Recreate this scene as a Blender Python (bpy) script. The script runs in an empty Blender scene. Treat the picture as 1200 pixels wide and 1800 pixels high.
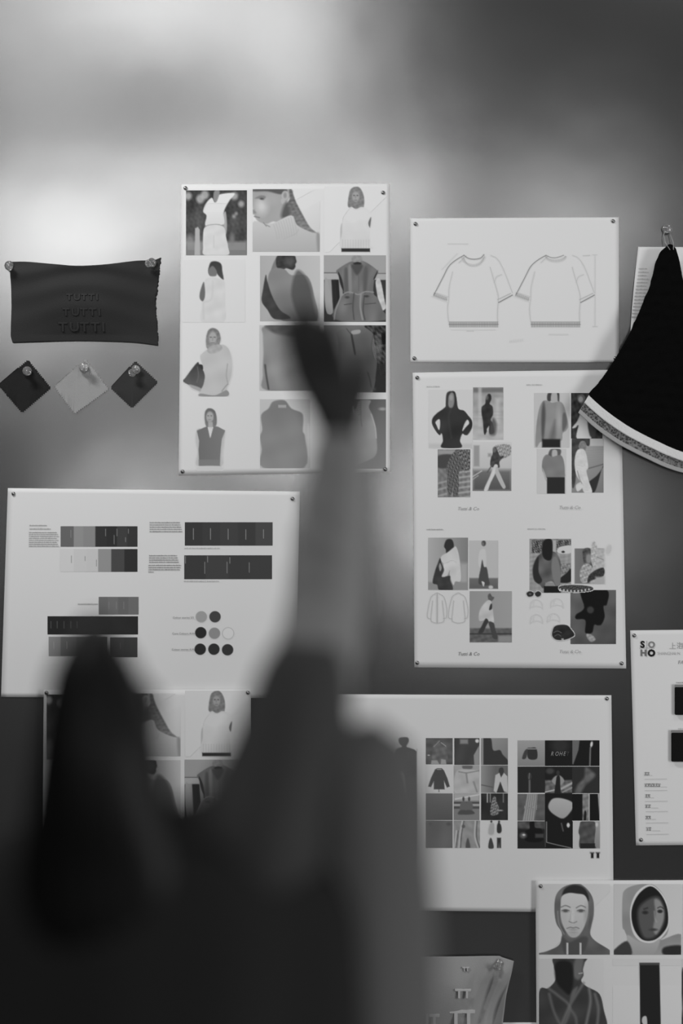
import bpy, bmesh, math, random
import numpy as np
from mathutils import Vector, Matrix
random.seed(7)
SC = bpy.context.scene
COL = SC.collection
# ------------------------------------------------------------------ camera
S = 0.00115            # metres on the pin-board wall for one of the photograph's 1200 columns
ZC = 1.65              # height of the lens
DIST = 4.9             # lens to wall
cam_d = bpy.data.cameras.new('camera')
cam = bpy.data.objects.new('camera', cam_d); COL.objects.link(cam)
cam.location = (0, -DIST, ZC); cam.rotation_euler = (math.radians(90), 0, 0)
cam_d.sensor_fit = 'HORIZONTAL'; cam_d.sensor_width = 24.0
cam_d.lens = 24.0 * DIST / (1200 * S)
cam_d.dof.use_dof = True; cam_d.dof.focus_distance = DIST; cam_d.dof.aperture_fstop = 0.6
SC.camera = cam
# ------------------------------------------------------------------ world, lights, exposure
SC.view_settings.view_transform = 'Standard'; SC.view_settings.look = 'None'
SC.view_settings.gamma = 1.0; SC.view_settings.exposure = 0.0
w = bpy.data.worlds.new('studio'); SC.world = w; w.use_nodes = True
w.node_tree.nodes['Background'].inputs[0].default_value = (1, 1, 1, 1)
w.node_tree.nodes['Background'].inputs[1].default_value = 0.02
def area(name, loc, target, sx, sy, radiance, shape='RECTANGLE', spread=180):
    l = bpy.data.lights.new(name, 'AREA'); l.shape = shape; l.size = sx; l.size_y = sy
    a = sx * sy * (math.pi / 4 if shape in ('DISK', 'ELLIPSE') else 1)
    l.energy = radiance * a * math.pi; l.spread = math.radians(spread)
    o = bpy.data.objects.new(name, l); COL.objects.link(o); o.location = loc
    o.rotation_euler = (Vector(target) - Vector(loc)).to_track_quat('-Z', 'Y').to_euler()
    return o
def back(px, py, y):   # where the wall at (px, py) mirrors the room at depth y
    k = 1 + (-y) / DIST
    return ((px - 600) * S * k, y, ZC + (900 - py) * S * k)
def panel(name, px0, py0, px1, py1, y, radiance, shape='RECTANGLE'):
    a = back(px0, py0, y); b = back(px1, py1, y)
    c = ((a[0] + b[0]) / 2, y, (a[2] + b[2]) / 2)
    return area(name, c, (c[0], 0, c[2]), abs(a[0] - b[0]), abs(a[2] - b[2]), radiance, shape)
# unseen panels added behind the lens to shape the wall's reflections; then the downlight and the lamps over the board
for px0, py0, px1, py1, r in (
        (-50, -300, 150, -50, 2.1), (-50, -50, 150, 100, 4.2), (-50, 100, 150, 200, 2.5), (-50, 300, 150, 400, 7.6), (-50, 400, 150, 520, 7.7),
        (-50, 520, 150, 650, 2.4), (150, -300, 300, -50, 2.5), (150, -50, 340, 60, 9.5), (150, 300, 300, 400, 6.6), (150, 400, 300, 520, 6.2),
        (150, 800, 300, 1000, 5.0), (300, -300, 450, -50, 4.5), (300, -50, 450, 100, 4.6), (300, 300, 450, 400, 10.1), (300, 800, 450, 1000, 1.0),
        (450, -300, 600, -50, 1.0), (450, -50, 600, 100, 7.8), (450, 100, 600, 200, 6.2), (450, 300, 600, 400, 5.7), (450, 650, 600, 800, 12.4),
        (600, 300, 750, 400, 11.4), (600, 520, 750, 650, 2.1), (750, 400, 900, 520, 1.4), (750, 800, 900, 1000, 10.4), (900, 300, 1100, 400, 3.9),
        (900, 400, 1100, 520, 4.0), (900, 800, 1100, 1000, 1.1), (1100, 300, 1400, 400, 0.3)):
    panel('added_glow_panel', px0, py0, px1, py1, -7.6, r)
panel('downlight', 100, 380, 200, 500, -5.3, 3.0, 'ELLIPSE')
area('board_lamp', (-1.3, -1.2, 3.3), (-.9, 0, 2.4), .7, .3, 43.0)
area('added_side_fill', (2.6, -2.2, 1.3), (.4, 0, 1.3), .8, 1.4, 8.5)  # unseen light added to lift the papers from the right
area('board_lamp_right', (1.2, -1.3, 3.3), (.5, 0, 1.4), .9, .3, 6.0)

# ------------------------------------------------------------------ helpers
def lin(v):
    v = np.clip(np.asarray(v, dtype=float) / 255.0, 0, 1)
    return np.where(v <= .04045, v / 12.92, ((v + .055) / 1.055) ** 2.4)
PAPER = 0.88
def W(px, py, y=0.0): return Vector(((px - 600) * S, y, ZC + (900 - py) * S))
def WP(px, py, y):     # a point at depth y that stands before wall point (px, py) as the lens sees it
    k = (DIST + y) / DIST
    return Vector(((px - 600) * S * k, y, ZC + (900 - py) * S * k))
MATS = {}
def mat(name, v, rough=.6, spec=.5, metal=0, trans=0, ior=1.45, bump=None, sheen=0, alpha=1):
    if name in MATS: return MATS[name]
    m = bpy.data.materials.new(name); m.use_nodes = True
    nt = m.node_tree; b = nt.nodes['Principled BSDF']
    b.inputs['Base Color'].default_value = (v, v, v, 1) if not isinstance(v, tuple) else (*v, 1)
    b.inputs['Roughness'].default_value = rough; b.inputs['Metallic'].default_value = metal
    b.inputs['Specular IOR Level'].default_value = spec; b.inputs['IOR'].default_value = ior
    b.inputs['Transmission Weight'].default_value = trans; b.inputs['Sheen Weight'].default_value = sheen
    b.inputs['Alpha'].default_value = alpha
    if bump:
        kind, sc, st = bump
        n = nt.nodes.new('ShaderNodeTexNoise' if kind == 'noise' else 'ShaderNodeTexVoronoi')
        tc = nt.nodes.new('ShaderNodeTexCoord'); nt.links.new(tc.outputs['Object'], n.inputs['Vector'])
        n.inputs['Scale'].default_value = sc
        bp = nt.nodes.new('ShaderNodeBump'); bp.inputs['Strength'].default_value = st; bp.inputs['Distance'].default_value = .002
        nt.links.new(n.outputs[0], bp.inputs['Height']); nt.links.new(bp.outputs[0], b.inputs['Normal'])
    MATS[name] = m; return m
def ink_mat():
    if 'ink' in MATS: return MATS['ink']
    m = bpy.data.materials.new('printed_ink'); m.use_nodes = True; nt = m.node_tree
    at = nt.nodes.new('ShaderNodeAttribute'); at.attribute_name = 'ink'
    b = nt.nodes['Principled BSDF']; nt.links.new(at.outputs['Color'], b.inputs['Base Color'])
    b.inputs['Roughness'].default_value = .7; b.inputs['Specular IOR Level'].default_value = .15
    MATS['ink'] = m; return m
def tag(o, label=None, cat=None, group=None, kind=None):
    if label: o['label'] = label
    if cat: o['category'] = cat
    if group: o['group'] = group
    if kind: o['kind'] = kind
    return o
def link(name, me, m, parent=None, smooth=True):
    o = bpy.data.objects.new(name, me); COL.objects.link(o)
    if m: me.materials.append(m)
    if smooth: me.polygons.foreach_set('use_smooth', [True] * len(me.polygons))
    if parent: o.parent = parent; o.matrix_parent_inverse = parent.matrix_world.inverted() if False else Matrix()
    return o
def recentre(o, c):
    c = Vector(c); o.data.transform(Matrix.Translation(-c)); o.location = c; return o
def mesh(verts, faces):
    me = bpy.data.meshes.new('m'); me.from_pydata([tuple(v) for v in verts], [], faces); me.update(); return me
def grid_mesh(P, closed_u=False):
    """P: array [ny][nx][3] -> quad mesh"""
    ny, nx, _ = P.shape
    idx = np.arange(nx * ny).reshape(ny, nx)
    if closed_u: a = idx[:-1, :]; b = np.roll(idx, -1, 1)[:-1, :]; c = np.roll(idx, -1, 1)[1:, :]; d = idx[1:, :]
    else: a, b, c, d = idx[:-1, :-1], idx[:-1, 1:], idx[1:, 1:], idx[1:, :-1]
    F = np.stack([a, d, c, b], -1).reshape(-1, 4)
    me = bpy.data.meshes.new('m')
    me.vertices.add(nx * ny); me.vertices.foreach_set('co', P.reshape(-1).astype(np.float32))
    me.loops.add(F.size); me.loops.foreach_set('vertex_index', F.reshape(-1).astype(np.int32))
    me.polygons.add(len(F)); me.polygons.foreach_set('loop_start', (np.arange(len(F)) * 4).astype(np.int32))
    me.update(calc_edges=True); me.validate(); return me
def solid(o, t):
    md = o.modifiers.new('thickness', 'SOLIDIFY'); md.thickness = t; md.offset = -1; return o
def cr(pts, n=6, closed=True):
    """Catmull-Rom through pts"""
    P = np.array(pts, float); N = len(P); out = []
    rng = range(N) if closed else range(N - 1)
    for i in rng:
        if closed: p0, p1, p2, p3 = P[(i - 1) % N], P[i], P[(i + 1) % N], P[(i + 2) % N]
        else: p0, p1, p2, p3 = P[max(i - 1, 0)], P[i], P[i + 1], P[min(i + 2, N - 1)]
        for k in range(n):
            t = k / n
            out.append(.5 * ((2 * p1) + (-p0 + p2) * t + (2 * p0 - 5 * p1 + 4 * p2 - p3) * t * t + (-p0 + 3 * p1 - 3 * p2 + p3) * t ** 3))
    if not closed: out.append(P[-1])
    return np.array(out)
def join(meshes):
    bm = bmesh.new()
    for me in meshes: bm.from_mesh(me)
    me = bpy.data.meshes.new('m'); bm.to_mesh(me); bm.free(); return me
def tube(path, rad, seg=12, caps=True, wob=None, flat=1.0):
    path = [Vector(p) for p in path]; n = len(path)
    rad = list(rad) if hasattr(rad, '__len__') else [rad] * n
    P = np.zeros((n, seg, 3)); up = None
    for i in range(n):
        t = (path[min(i + 1, n - 1)] - path[max(i - 1, 0)]).normalized()
        if up is None: up = t.orthogonal().normalized()
        up = (up - t * up.dot(t)).normalized(); sd = t.cross(up)
        for k in range(seg):
            a = 2 * math.pi * k / seg; r = rad[i] * (1 + (wob(i / (n - 1), a) if wob else 0))
            P[i, k] = path[i] + up * math.cos(a) * r + sd * math.sin(a) * r * flat
    me = grid_mesh(P, True)
    if caps:
        bm = bmesh.new(); bm.from_mesh(me); bmesh.ops.holes_fill(bm, edges=[e for e in bm.edges if e.is_boundary]); bmesh.ops.recalc_face_normals(bm, faces=bm.faces); bm.to_mesh(me); bm.free()
    return me
def lathe(prof, seg=24):
    """prof: (radius, height) along +Z"""
    P = np.zeros((len(prof), seg, 3))
    for i, (r, h) in enumerate(prof):
        for k in range(seg):
            a = 2 * math.pi * k / seg; P[i, k] = (max(r, 1e-5) * math.cos(a), max(r, 1e-5) * math.sin(a), h)
    me = grid_mesh(P, True)
    bm = bmesh.new(); bm.from_mesh(me); bmesh.ops.remove_doubles(bm, verts=bm.verts, dist=2e-5)
    bmesh.ops.recalc_face_normals(bm, faces=bm.faces); bm.to_mesh(me); bm.free(); return me
def smoothnoise(x, y, seed=0):
    r = np.random.RandomState(seed); o = np.zeros(np.broadcast(x, y).shape)
    for k in range(7):
        a = r.rand() * 2 * math.pi; f = .6 + 1.3 * r.rand(); ph = r.rand() * 6.28
        o = o + np.sin((x * math.cos(a) + y * math.sin(a)) * f + ph)
    return o / 3.5

# ------------------------------------------------------------------ printed pictures
class Pic:
    """a printed picture: tones painted on a fine grid, stored as ink on the print's own vertices"""
    def __init__(s, x0, y0, x1, y1, base, ref, step=1.15, off=(0, 0)):
        s.b = (x0, y0, x1, y1); s.ref = ref; s.off = off
        nx = max(3, int((x1 - x0) / step) + 1); ny = max(3, int((y1 - y0) / step) + 1)
        s.X, s.Y = np.meshgrid(np.linspace(x0, x1, nx), np.linspace(y0, y1, ny)); s.T = np.full(s.X.shape, float(base))
    def _put(s, m, tone):
        s.T = s.T * (1 - m) + tone * m; return s
    def poly(s, pts, tone, soft=1.2, alpha=1, sm=True, tone2=None, ax=None, tex=0, tsc=.5, seed=1):
        P = cr(pts, 5) if sm else np.array(pts, float)
        x, y = s.X, s.Y; d2 = np.full(x.shape, 1e9); ins = np.zeros(x.shape, bool)
        Q = np.roll(P, -1, 0)
        for (ax_, ay), (bx, by) in zip(P, Q):
            ex, ey = bx - ax_, by - ay; L = ex * ex + ey * ey + 1e-9
            t = np.clip(((x - ax_) * ex + (y - ay) * ey) / L, 0, 1)
            d2 = np.minimum(d2, (x - ax_ - t * ex) ** 2 + (y - ay - t * ey) ** 2)
            if abs(by - ay) > 1e-9: ins ^= ((ay > y) != (by > y)) & (x < (bx - ax_) * (y - ay) / (by - ay) + ax_)
        d = np.sqrt(d2); d = np.where(ins, -d, d)
        m = np.clip(.5 - d / soft, 0, 1) * alpha
        t = tone
        if tone2 is not None:
            (gx0, gy0, gx1, gy1) = ax or (0, P[:, 1].min(), 0, P[:, 1].max())
            g = np.clip(((x - gx0) * (gx1 - gx0) + (y - gy0) * (gy1 - gy0)) / ((gx1 - gx0) ** 2 + (gy1 - gy0) ** 2), 0, 1)
            t = tone * (1 - g) + tone2 * g
        if tex: t = t + tex * smoothnoise(x * tsc, y * tsc, seed)
        return s._put(m, t)
    def rect(s, x0, y0, x1, y1, tone, soft=1.0, **k):
        return s.poly([(x0, y0), (x1, y0), (x1, y1), (x0, y1)], tone, soft, sm=False, **k)
    def ell(s, cx, cy, rx, ry, tone, soft=1.2, alpha=1, rot=0):
        c, sn = math.cos(rot), math.sin(rot); dx, dy = s.X - cx, s.Y - cy
        u = (dx * c + dy * sn) / rx; v = (-dx * sn + dy * c) / ry
        d = (np.sqrt(u * u + v * v) - 1) * min(rx, ry)
        return s._put(np.clip(.5 - d / soft, 0, 1) * alpha, tone)
    def line(s, pts, wd, tone, soft=1.0, alpha=1, sm=True):
        P = cr(pts, 5, False) if sm and len(pts) > 2 else np.array(pts, float)
        x, y = s.X, s.Y; d2 = np.full(x.shape, 1e9)
        for (ax_, ay), (bx, by) in zip(P[:-1], P[1:]):
            ex, ey = bx - ax_, by - ay; L = ex * ex + ey * ey + 1e-9
            t = np.clip(((x - ax_) * ex + (y - ay) * ey) / L, 0, 1)
            d2 = np.minimum(d2, (x - ax_ - t * ex) ** 2 + (y - ay - t * ey) ** 2)
        return s._put(np.clip(.5 - (np.sqrt(d2) - wd / 2) / soft, 0, 1) * alpha, tone)
    def grad(s, x0, y0, x1, y1, a, b, alpha=1):
        g = np.clip(((s.X - x0) * (x1 - x0) + (s.Y - y0) * (y1 - y0)) / ((x1 - x0) ** 2 + (y1 - y0) ** 2), 0, 1)
        return s._put(np.full(s.X.shape, float(alpha)), a * (1 - g) + b * g)
    def noise(s, amp, sc=.5, seed=0, box=None):
        n = amp * smoothnoise(s.X * sc, s.Y * sc, seed)
        if box is not None: n = n * ((s.X > box[0]) & (s.Y > box[1]) & (s.X < box[2]) & (s.Y < box[3]))
        s.T = s.T + n; return s
    def grain(s, amp, seed=0): s.T = s.T + amp * (np.random.RandomState(seed).rand(*s.T.shape) - .5); return s
    def build(s, poster, name='photo_print', label=None, lift=.00035):
        X, Y = s.X + s.off[0], s.Y + s.off[1]
        yy = poster['_surf'](X, Y) - lift
        P = np.stack([(X - 600) * S, yy, ZC + (900 - Y) * S], -1)
        me = grid_mesh(P); blank = np.abs(s.T - s.ref) < 2.5
        al = np.clip(PAPER * lin(s.T) / lin(s.ref), 0.004, .9).reshape(-1)
        at = me.color_attributes.new('ink', 'FLOAT_COLOR', 'POINT')
        at.data.foreach_set('color', np.stack([al, al, al, np.ones_like(al)], -1).reshape(-1).astype(np.float32))
        if blank.any():      # unprinted paper carries no ink
            fl = blank.reshape(-1); bm = bmesh.new(); bm.from_mesh(me); bm.verts.ensure_lookup_table()
            bmesh.ops.delete(bm, geom=[f for f in bm.faces if all(fl[v.index] for v in f.verts)], context='FACES'); bm.to_mesh(me); bm.free()
        o = link(name, me, ink_mat(), None)
        o.parent = poster['o']; o.location = (0, 0, 0); me.transform(Matrix.Translation(-poster['o'].location))
        if label: o['label'] = label
        return o
PAPER_M = mat('paper', PAPER, .7, .15, bump=('noise', 400, .03))
def surf_fn(x0, y0, x1, y1, base, amp, seed, curl=0.0):
    def f(X, Y):
        X = np.asarray(X, float); Y = np.asarray(Y, float)
        u = np.clip((X - x0) / (x1 - x0), 0, 1); v = np.clip((Y - y0) / (y1 - y0), 0, 1)
        b = np.sin(math.pi * u) ** 1 * .6 + np.sin(math.pi * v) * .4
        return -(base + amp * b * (1 + .35 * smoothnoise(u * 5, v * 5, seed)) + curl * np.clip(.12 - u, 0, 1) * 8 * np.sin(math.pi * v))
    return f
def poster(corners, label, base=.0015, amp=.003, seed=0, name='poster', cat='poster', edge=None, curl=0.0):
    (ax, ay), (bx, by), (cx, cy), (dx, dy) = corners      # TL TR BR BL
    x0, x1 = min(ax, dx), max(bx, cx); y0, y1 = min(ay, by), max(cy, dy)
    f = surf_fn(x0, y0, x1, y1, base, amp, seed, curl)
    n = 48; u, v = np.meshgrid(np.linspace(0, 1, n), np.linspace(0, 1, n))
    X = (1 - v) * ((1 - u) * ax + u * bx) + v * ((1 - u) * dx + u * cx)
    Y = (1 - v) * ((1 - u) * ay + u * by) + v * ((1 - u) * dy + u * cy)
    if edge: X = X + edge(u, v)
    P = np.stack([(X - 600) * S, f(X, Y), ZC + (900 - Y) * S], -1)
    o = bpy.data.objects.new(name, None); COL.objects.link(o)
    o.location = W((x0 + x1) / 2, y1, 0); bpy.context.view_layer.update()
    me = grid_mesh(P); me.transform(Matrix.Translation(-o.location))
    pp = link('paper_sheet', me, PAPER_M, None); pp.parent = o; solid(pp, .0004)
    tag(o, label, cat)
    return {'o': o, '_surf': f}
def text(p, s, px, py, size, tone, ref=200, shear=0, bold=0, name='lettering', mono=False, align='LEFT', stretch=1.0, lift=.0012):
    c = bpy.data.curves.new('t', 'FONT'); c.body = s; c.size = size * S; c.shear = shear; c.offset = bold * S; c.align_x = align
    c.resolution_u = 3
    t = bpy.data.objects.new('t', c); COL.objects.link(t); bpy.context.view_layer.update()
    me = bpy.data.meshes.new_from_object(t.evaluated_get(bpy.context.evaluated_depsgraph_get())); bpy.data.objects.remove(t)
    me.transform(Matrix.Diagonal((stretch, 1, 1, 1))); me.transform(Matrix.Rotation(math.radians(90), 4, 'X'))
    v = float(p['_surf'](np.array(px), np.array(py))) - lift
    me.transform(Matrix.Translation(W(px, py, v) - p['o'].location))
    al = float(PAPER * lin(tone) / lin(ref))
    o = link(name, me, mat('ink_%03d' % int(al * 100), al, .6, .1), None, smooth=False); o.parent = p['o']; return o
# ------------------------------------------------------------------ the setting
def boxmesh(x0, x1, y0, y1, z0, z1):
    v = [(x, y, z) for x in (x0, x1) for y in (y0, y1) for z in (z0, z1)]
    return mesh(v, [(0, 1, 3, 2), (4, 6, 7, 5), (0, 4, 5, 1), (2, 3, 7, 6), (0, 2, 6, 4), (1, 5, 7, 3)])
wm = bpy.data.materials.new('satin_grey_board'); wm.use_nodes = True
nt = wm.node_tree; b = nt.nodes['Principled BSDF']
b.inputs['Base Color'].default_value = (.040, .040, .040, 1); b.inputs['Roughness'].default_value = .30
b.inputs['IOR'].default_value = 2.3
tc = nt.nodes.new('ShaderNodeTexCoord'); n1 = nt.nodes.new('ShaderNodeTexNoise'); n1.inputs['Scale'].default_value = 1.6; n1.inputs['Detail'].default_value = 3
nt.links.new(tc.outputs['Object'], n1.inputs['Vector'])
mr = nt.nodes.new('ShaderNodeMapRange'); mr.inputs['To Min'].default_value = .135; mr.inputs['To Max'].default_value = .175
nt.links.new(n1.outputs[0], mr.inputs['Value']); nt.links.new(mr.outputs[0], b.inputs['Roughness'])
n2 = nt.nodes.new('ShaderNodeTexNoise'); n2.inputs['Scale'].default_value = 3.0; nt.links.new(tc.outputs['Object'], n2.inputs['Vector'])
bp = nt.nodes.new('ShaderNodeBump'); bp.inputs['Strength'].default_value = .12; bp.inputs['Distance'].default_value = .01
nt.links.new(n2.outputs[0], bp.inputs['Height']); nt.links.new(bp.outputs[0], b.inputs['Normal'])
o = link('wall_back', boxmesh(-3, 3, 0, .1, 0, 4.6), wm, smooth=False); tag(o, kind='structure')
o = link('floor', boxmesh(-3, 3, -8, .1, -.1, 0), mat('floor_concrete', .12, .6, bump=('noise', 8, .1)), smooth=False); tag(o, kind='structure')

# ------------------------------------------------------------------ poster of knitwear pictures (two copies hang on the wall)
def knit_pictures(p, ref, off=(0, 0), only=None):
    def P(i, x0, y0, x1, y1, base, **k):
        return Pic(x0, y0, x1, y1, base, ref, off=off, **k)
    # 1 woman in white before dark trees
    q = P(0, 327, 335, 434, 449, 70); q.grad(327, 335, 327, 449, 62, 92).noise(14, .12, 3).noise(7, .5, 4)
    q.rect(327, 425, 434, 449, 140, 6).rect(327, 440, 434, 449, 128, 2)
    for cx, cy, r in ((331, 345, 6), (424, 359, 5), (352, 350, 7), (360, 343, 7), (412, 345, 6), (411, 381, 2.5), (415, 376, 2)): q.ell(cx, cy, r, r * 1.1, 185, 5, .8)
    q.poly([(343, 402), (348, 399), (351, 404), (352, 449), (342, 449)], 178, 2, sm=False)
    q.ell(333, 423, 8, 10, 150, 8, .7).ell(408, 420, 4, 10, 130, 5, .8)
    q.poly([(396, 372), (398, 380), (399, 400), (397, 412), (393, 400), (392, 380)], 170, 2)
    q.poly([(357, 372), (362, 358), (372, 348), (378, 356), (384, 343), (412, 340), (404, 352), (397, 364), (393, 376), (394, 394), (380, 397), (361, 397), (363, 380)], 232, 2, tone2=214)
    q.poly([(377, 336), (386, 336), (383, 350), (379, 356), (375, 350)], 140, 2)
    q.poly([(360, 400), (375, 396), (393, 399), (398, 420), (401, 435), (400, 449), (360, 449), (357, 435), (357, 415)], 214, 1.5, tex=3, tsc=.3)
    q.line([(361, 398), (370, 395.5), (383, 395), (393, 398)], 1.5, 165).line([(376, 415), (376, 435)], 1.2, 195, 2)
    q.build(p)
    # 2 close-up, ribbed turtleneck
    q = P(1, 444, 333, 562, 443, 222); q.grad(500, 333, 562, 443, 232, 205)
    q.poly([(444, 333), (512, 333), (505, 356), (508, 380), (492, 392), (480, 390), (466, 396), (456, 392), (447, 380), (450, 372), (444, 366)], 165, 3, tex=5, tsc=.08)
    q.ell(460, 363, 10, 13, 215, 14, .8).ell(478, 352, 14, 10, 175, 10, .6)
    q.poly([(444, 333), (502, 333), (494, 342), (470, 337), (446, 337)], 92, 3)
    q.poly([(448, 349), (458, 344), (467, 346), (463, 352), (455, 350)], 110, 3, .7).ell(460, 350, 3, 1.6, 70, 2, .8)
    q.poly([(444, 369), (449, 371), (450, 375), (445, 377)], 122, 3, .8).line([(447, 381), (456, 383)], 1.5, 120, 2)
    q.ell(501, 344, 6, 8, 185, 2).ell(501, 344, 3, 5, 130, 3, .7).ell(497, 354, 3.5, 5, 182, 2)
    q.poly([(508, 333), (512, 333), (520, 355), (532, 378), (545, 400), (560, 413), (548, 411), (527, 405), (514, 385), (503, 375), (503, 360), (509, 350)], 100, 2.5, tone2=140, tex=14, tsc=.7, seed=5)
    q.poly([(499, 362), (505, 358), (510, 378), (500, 385), (494, 380)], 92, 7)
    q.poly([(444, 392), (466, 394), (482, 392), (512, 379), (522, 396), (545, 408), (562, 414), (562, 443), (444, 443)], 205, 2, tone2=178)
    for i in range(9):
        x = 481 + i * 4.3; q.line([(x, 396 - i * 1.9), (x + 4, 408 - i * 1.2), (x + 6, 420 - i * .8)], 1.3, 180, 2, .7)
    q.line([(498, 421), (520, 411), (524, 404)], 1.2, 180, 2); q.poly([(556, 412), (562, 414), (562, 443), (558, 443)], 155, 4)
    q.line([(463, 392), (468, 398)], 1.3, 130, 2).line([(468, 396), (474, 399)], 1.3, 140, 2); q.build(p)
    # 3 woman in pale vest
    def vest_woman(q, bg):
        q.poly([(614, 338), (620, 330), (630, 329), (637, 338), (640, 352), (638, 366), (628, 368), (618, 366), (611, 362)], 132, 2, tex=10, tsc=.7)
        q.ell(625, 346, 6.5, 9, 168, 3).ell(622, 344, 1.5, 1, 90, 1.5).ell(628, 344, 1.5, 1, 90, 1.5).line([(623, 352), (627, 352)], 1, 110)
        q.line([(625, 344), (624.6, 348.5)], 1, 135)
        q.poly([(598, 402), (601, 392), (606, 395), (603, 420), (600, 440), (598, 425)], 190, 1.5)
        q.poly([(609, 372), (617, 364), (625, 368), (637, 364), (650, 374), (653, 380), (648, 395), (649, 430), (650, 436), (600, 436), (601, 410), (602, 385)], 226, 1.5, tone2=212, tex=2, tsc=.2)
        q.poly([(647, 392), (652, 382), (650, 400)], 110, 1.5)
        for i in range(11): q.line([(602 + i * 4.6, 422), (602 + i * 4.6, 436)], 1, 190, 1.5, .8)
        q.rect(600, 437, 650, 443, 52, 1)
    q = P(2, 570, 328, 680, 444, 228); q.grad(570, 330, 680, 443, 232, 222); vest_woman(q, 228); q.build(p)
    # 4 woman from behind, pale vest
    q = P(3, 321, 457, 431, 567, 220)
    q.poly([(367, 470), (371, 461), (381, 460), (389, 465), (391, 478), (393, 492), (385, 486), (378, 478), (370, 485), (366, 478)], 62, 2, tone2=80)
    q.poly([(367, 474), (374, 468), (381, 477), (380, 485), (371, 486), (367, 482)], 120, 2)
    q.poly([(358, 496), (361, 508), (360, 524), (356, 530), (351, 524), (352, 512)], 110, 2)
    q.poly([(360, 494), (372, 488), (384, 490), (394, 494), (396, 505), (396, 530), (394, 566), (355, 566), (355, 540), (361, 520)], 212, 2, tex=4, tsc=.2)
    q.line([(374, 495), (372, 525), (360, 531)], 2, 196, 4, .6).line([(357, 532), (358, 560)], 2, 190, 5, .6)
    q.build(p)
    # 5 dark-haired person in profile, sleeveless top
    q = P(4, 457, 450, 562, 565, 178); q.grad(457, 450, 562, 450, 176, 198)
    q.poly([(475, 482), (480, 464), (488, 450), (493, 450), (488, 466), (484, 474)], 130, 2)
    q.poly([(489, 450), (516, 450), (520, 456), (521, 461), (519, 465), (519, 470), (514, 475), (503, 472), (496, 476), (487, 472), (485, 460)], 62, 2, tex=8, tsc=.5).ell(509, 460, 8, 8, 95, 8, .7)
    q.poly([(472, 484), (482, 472), (500, 474), (512, 484), (540, 486), (552, 520), (556, 565), (498, 565), (484, 540), (472, 510)], 142, 2, tone2=118, tex=6, tsc=.1)
    q.poly([(467, 484), (470, 495), (478, 520), (492, 545), (508, 556), (508, 561), (482, 561), (470, 545), (460, 530), (462, 510)], 68, 2, tex=5, tsc=.3)
    q.poly([(520, 478), (534, 482), (545, 505), (552, 540), (556, 565), (530, 565), (512, 520)], 78, 6, .75)
    q.build(p)
    # 6 coat on a clothes rail
    q = P(5, 569, 449, 678, 566, 168)
    q.rect(569, 492, 678, 566, 60, 2).rect(569, 481, 678, 492, 178, 1.5).line([(569, 480), (593, 480)], 1.2, 80).line([(662, 481), (678, 481)], 1.2, 90)
    for x, t in ((571, 150), (576, 160), (583, 45), (589, 40), (595, 150)):
        q.poly([(x, 492), (x + 6, 492), (x + 9, 550), (x + 4, 552)], t, 1.5, sm=False)
    q.poly([(570, 494), (576, 494), (585, 546), (576, 552), (571, 535)], 165, 1.5)
    q.poly([(660, 495), (668, 492), (676, 530), (678, 542), (668, 545), (663, 520)], 205, 1.5, tex=12, tsc=.4)
    q.poly([(618, 452), (626, 449), (635, 451), (637, 463), (630, 468), (620, 466)], 150, 1.5, tex=8, tsc=.6)
    q.poly([(617, 460), (593, 474), (592, 481), (600, 492), (603, 512), (607, 518), (600, 522), (588, 562), (676, 563), (672, 545), (664, 525), (656, 515), (658, 490), (664, 477), (638, 459), (628, 466)], 116, 1.5, tex=9, tsc=.18, seed=9)
    q.poly([(605, 475), (611, 475), (612, 512), (606, 512)], 96, 4).poly([(640, 472), (646, 474), (644, 512), (638, 512)], 96, 4)
    q.poly([(612, 470), (617, 470), (618, 512), (613, 512)], 138, 3).ell(628, 464, 7, 3, 40, 1.5).poly([(618, 466), (637, 466), (633, 478), (627, 484), (621, 476)], 82, 4)
    q.line([(630, 484), (630, 512)], .8, 90)
    q.poly([(594, 478), (601, 492), (604, 512), (598, 500)], 50, 1.5).poly([(657, 488), (664, 475), (660, 488), (657, 492)], 48, 1.5)
    q.line([(600, 520), (610, 514), (620, 515), (630, 518), (642, 513), (656, 514)], 2, 150, 1.5).line([(598, 524), (590, 545), (587, 562)], 2, 152, 1.5)
    q.line([(622, 516), (620, 540), (622, 562)], 2, 82, 2).line([(634, 518), (633, 540), (637, 562)], 3, 150, 2).line([(640, 520), (638, 545), (641, 562)], 2, 80, 2)
    q.line([(605, 536), (618, 534)], 1.2, 70).line([(641, 535), (660, 533)], 1.2, 75).ell(610, 523, 4, 2, 60, 2, .8).ell(644, 521, 4, 2, 60, 2, .8)
    q.build(p)
    # 7 woman with turtleneck and folded dark bag
    q = P(6, 322, 574, 431, 697, 222)
    q.poly([(363, 590), (367, 580), (375, 577), (384, 582), (388, 595), (386, 606), (388, 612), (366, 614), (362, 603)], 118, 2, tone2=150, tex=8, tsc=.8)
    q.ell(374, 594, 7, 11, 172, 3).ell(370.5, 593, 1.8, .9, 95, 1.5).ell(377.5, 593, 1.8, .9, 95, 1.5).line([(371, 603), (377, 603)], 1, 115).line([(374, 594), (373.5, 599)], 1, 140)
    q.poly([(352, 629), (355, 622), (369, 612), (390, 606), (402, 614), (408, 635), (407, 660), (399, 684), (400, 693), (353, 696), (354, 670), (358, 650)], 197, 1.5, tex=5, tsc=.12)
    q.poly([(364, 616), (371, 608), (386, 606), (391, 612), (384, 619), (370, 622)], 176, 2, tex=8, tsc=.5)
    q.line([(400, 640), (398, 660), (401, 676)], 1.2, 160, 2).line([(390, 688), (396, 680), (400, 676)], 1.2, 140, 1.5)
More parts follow.
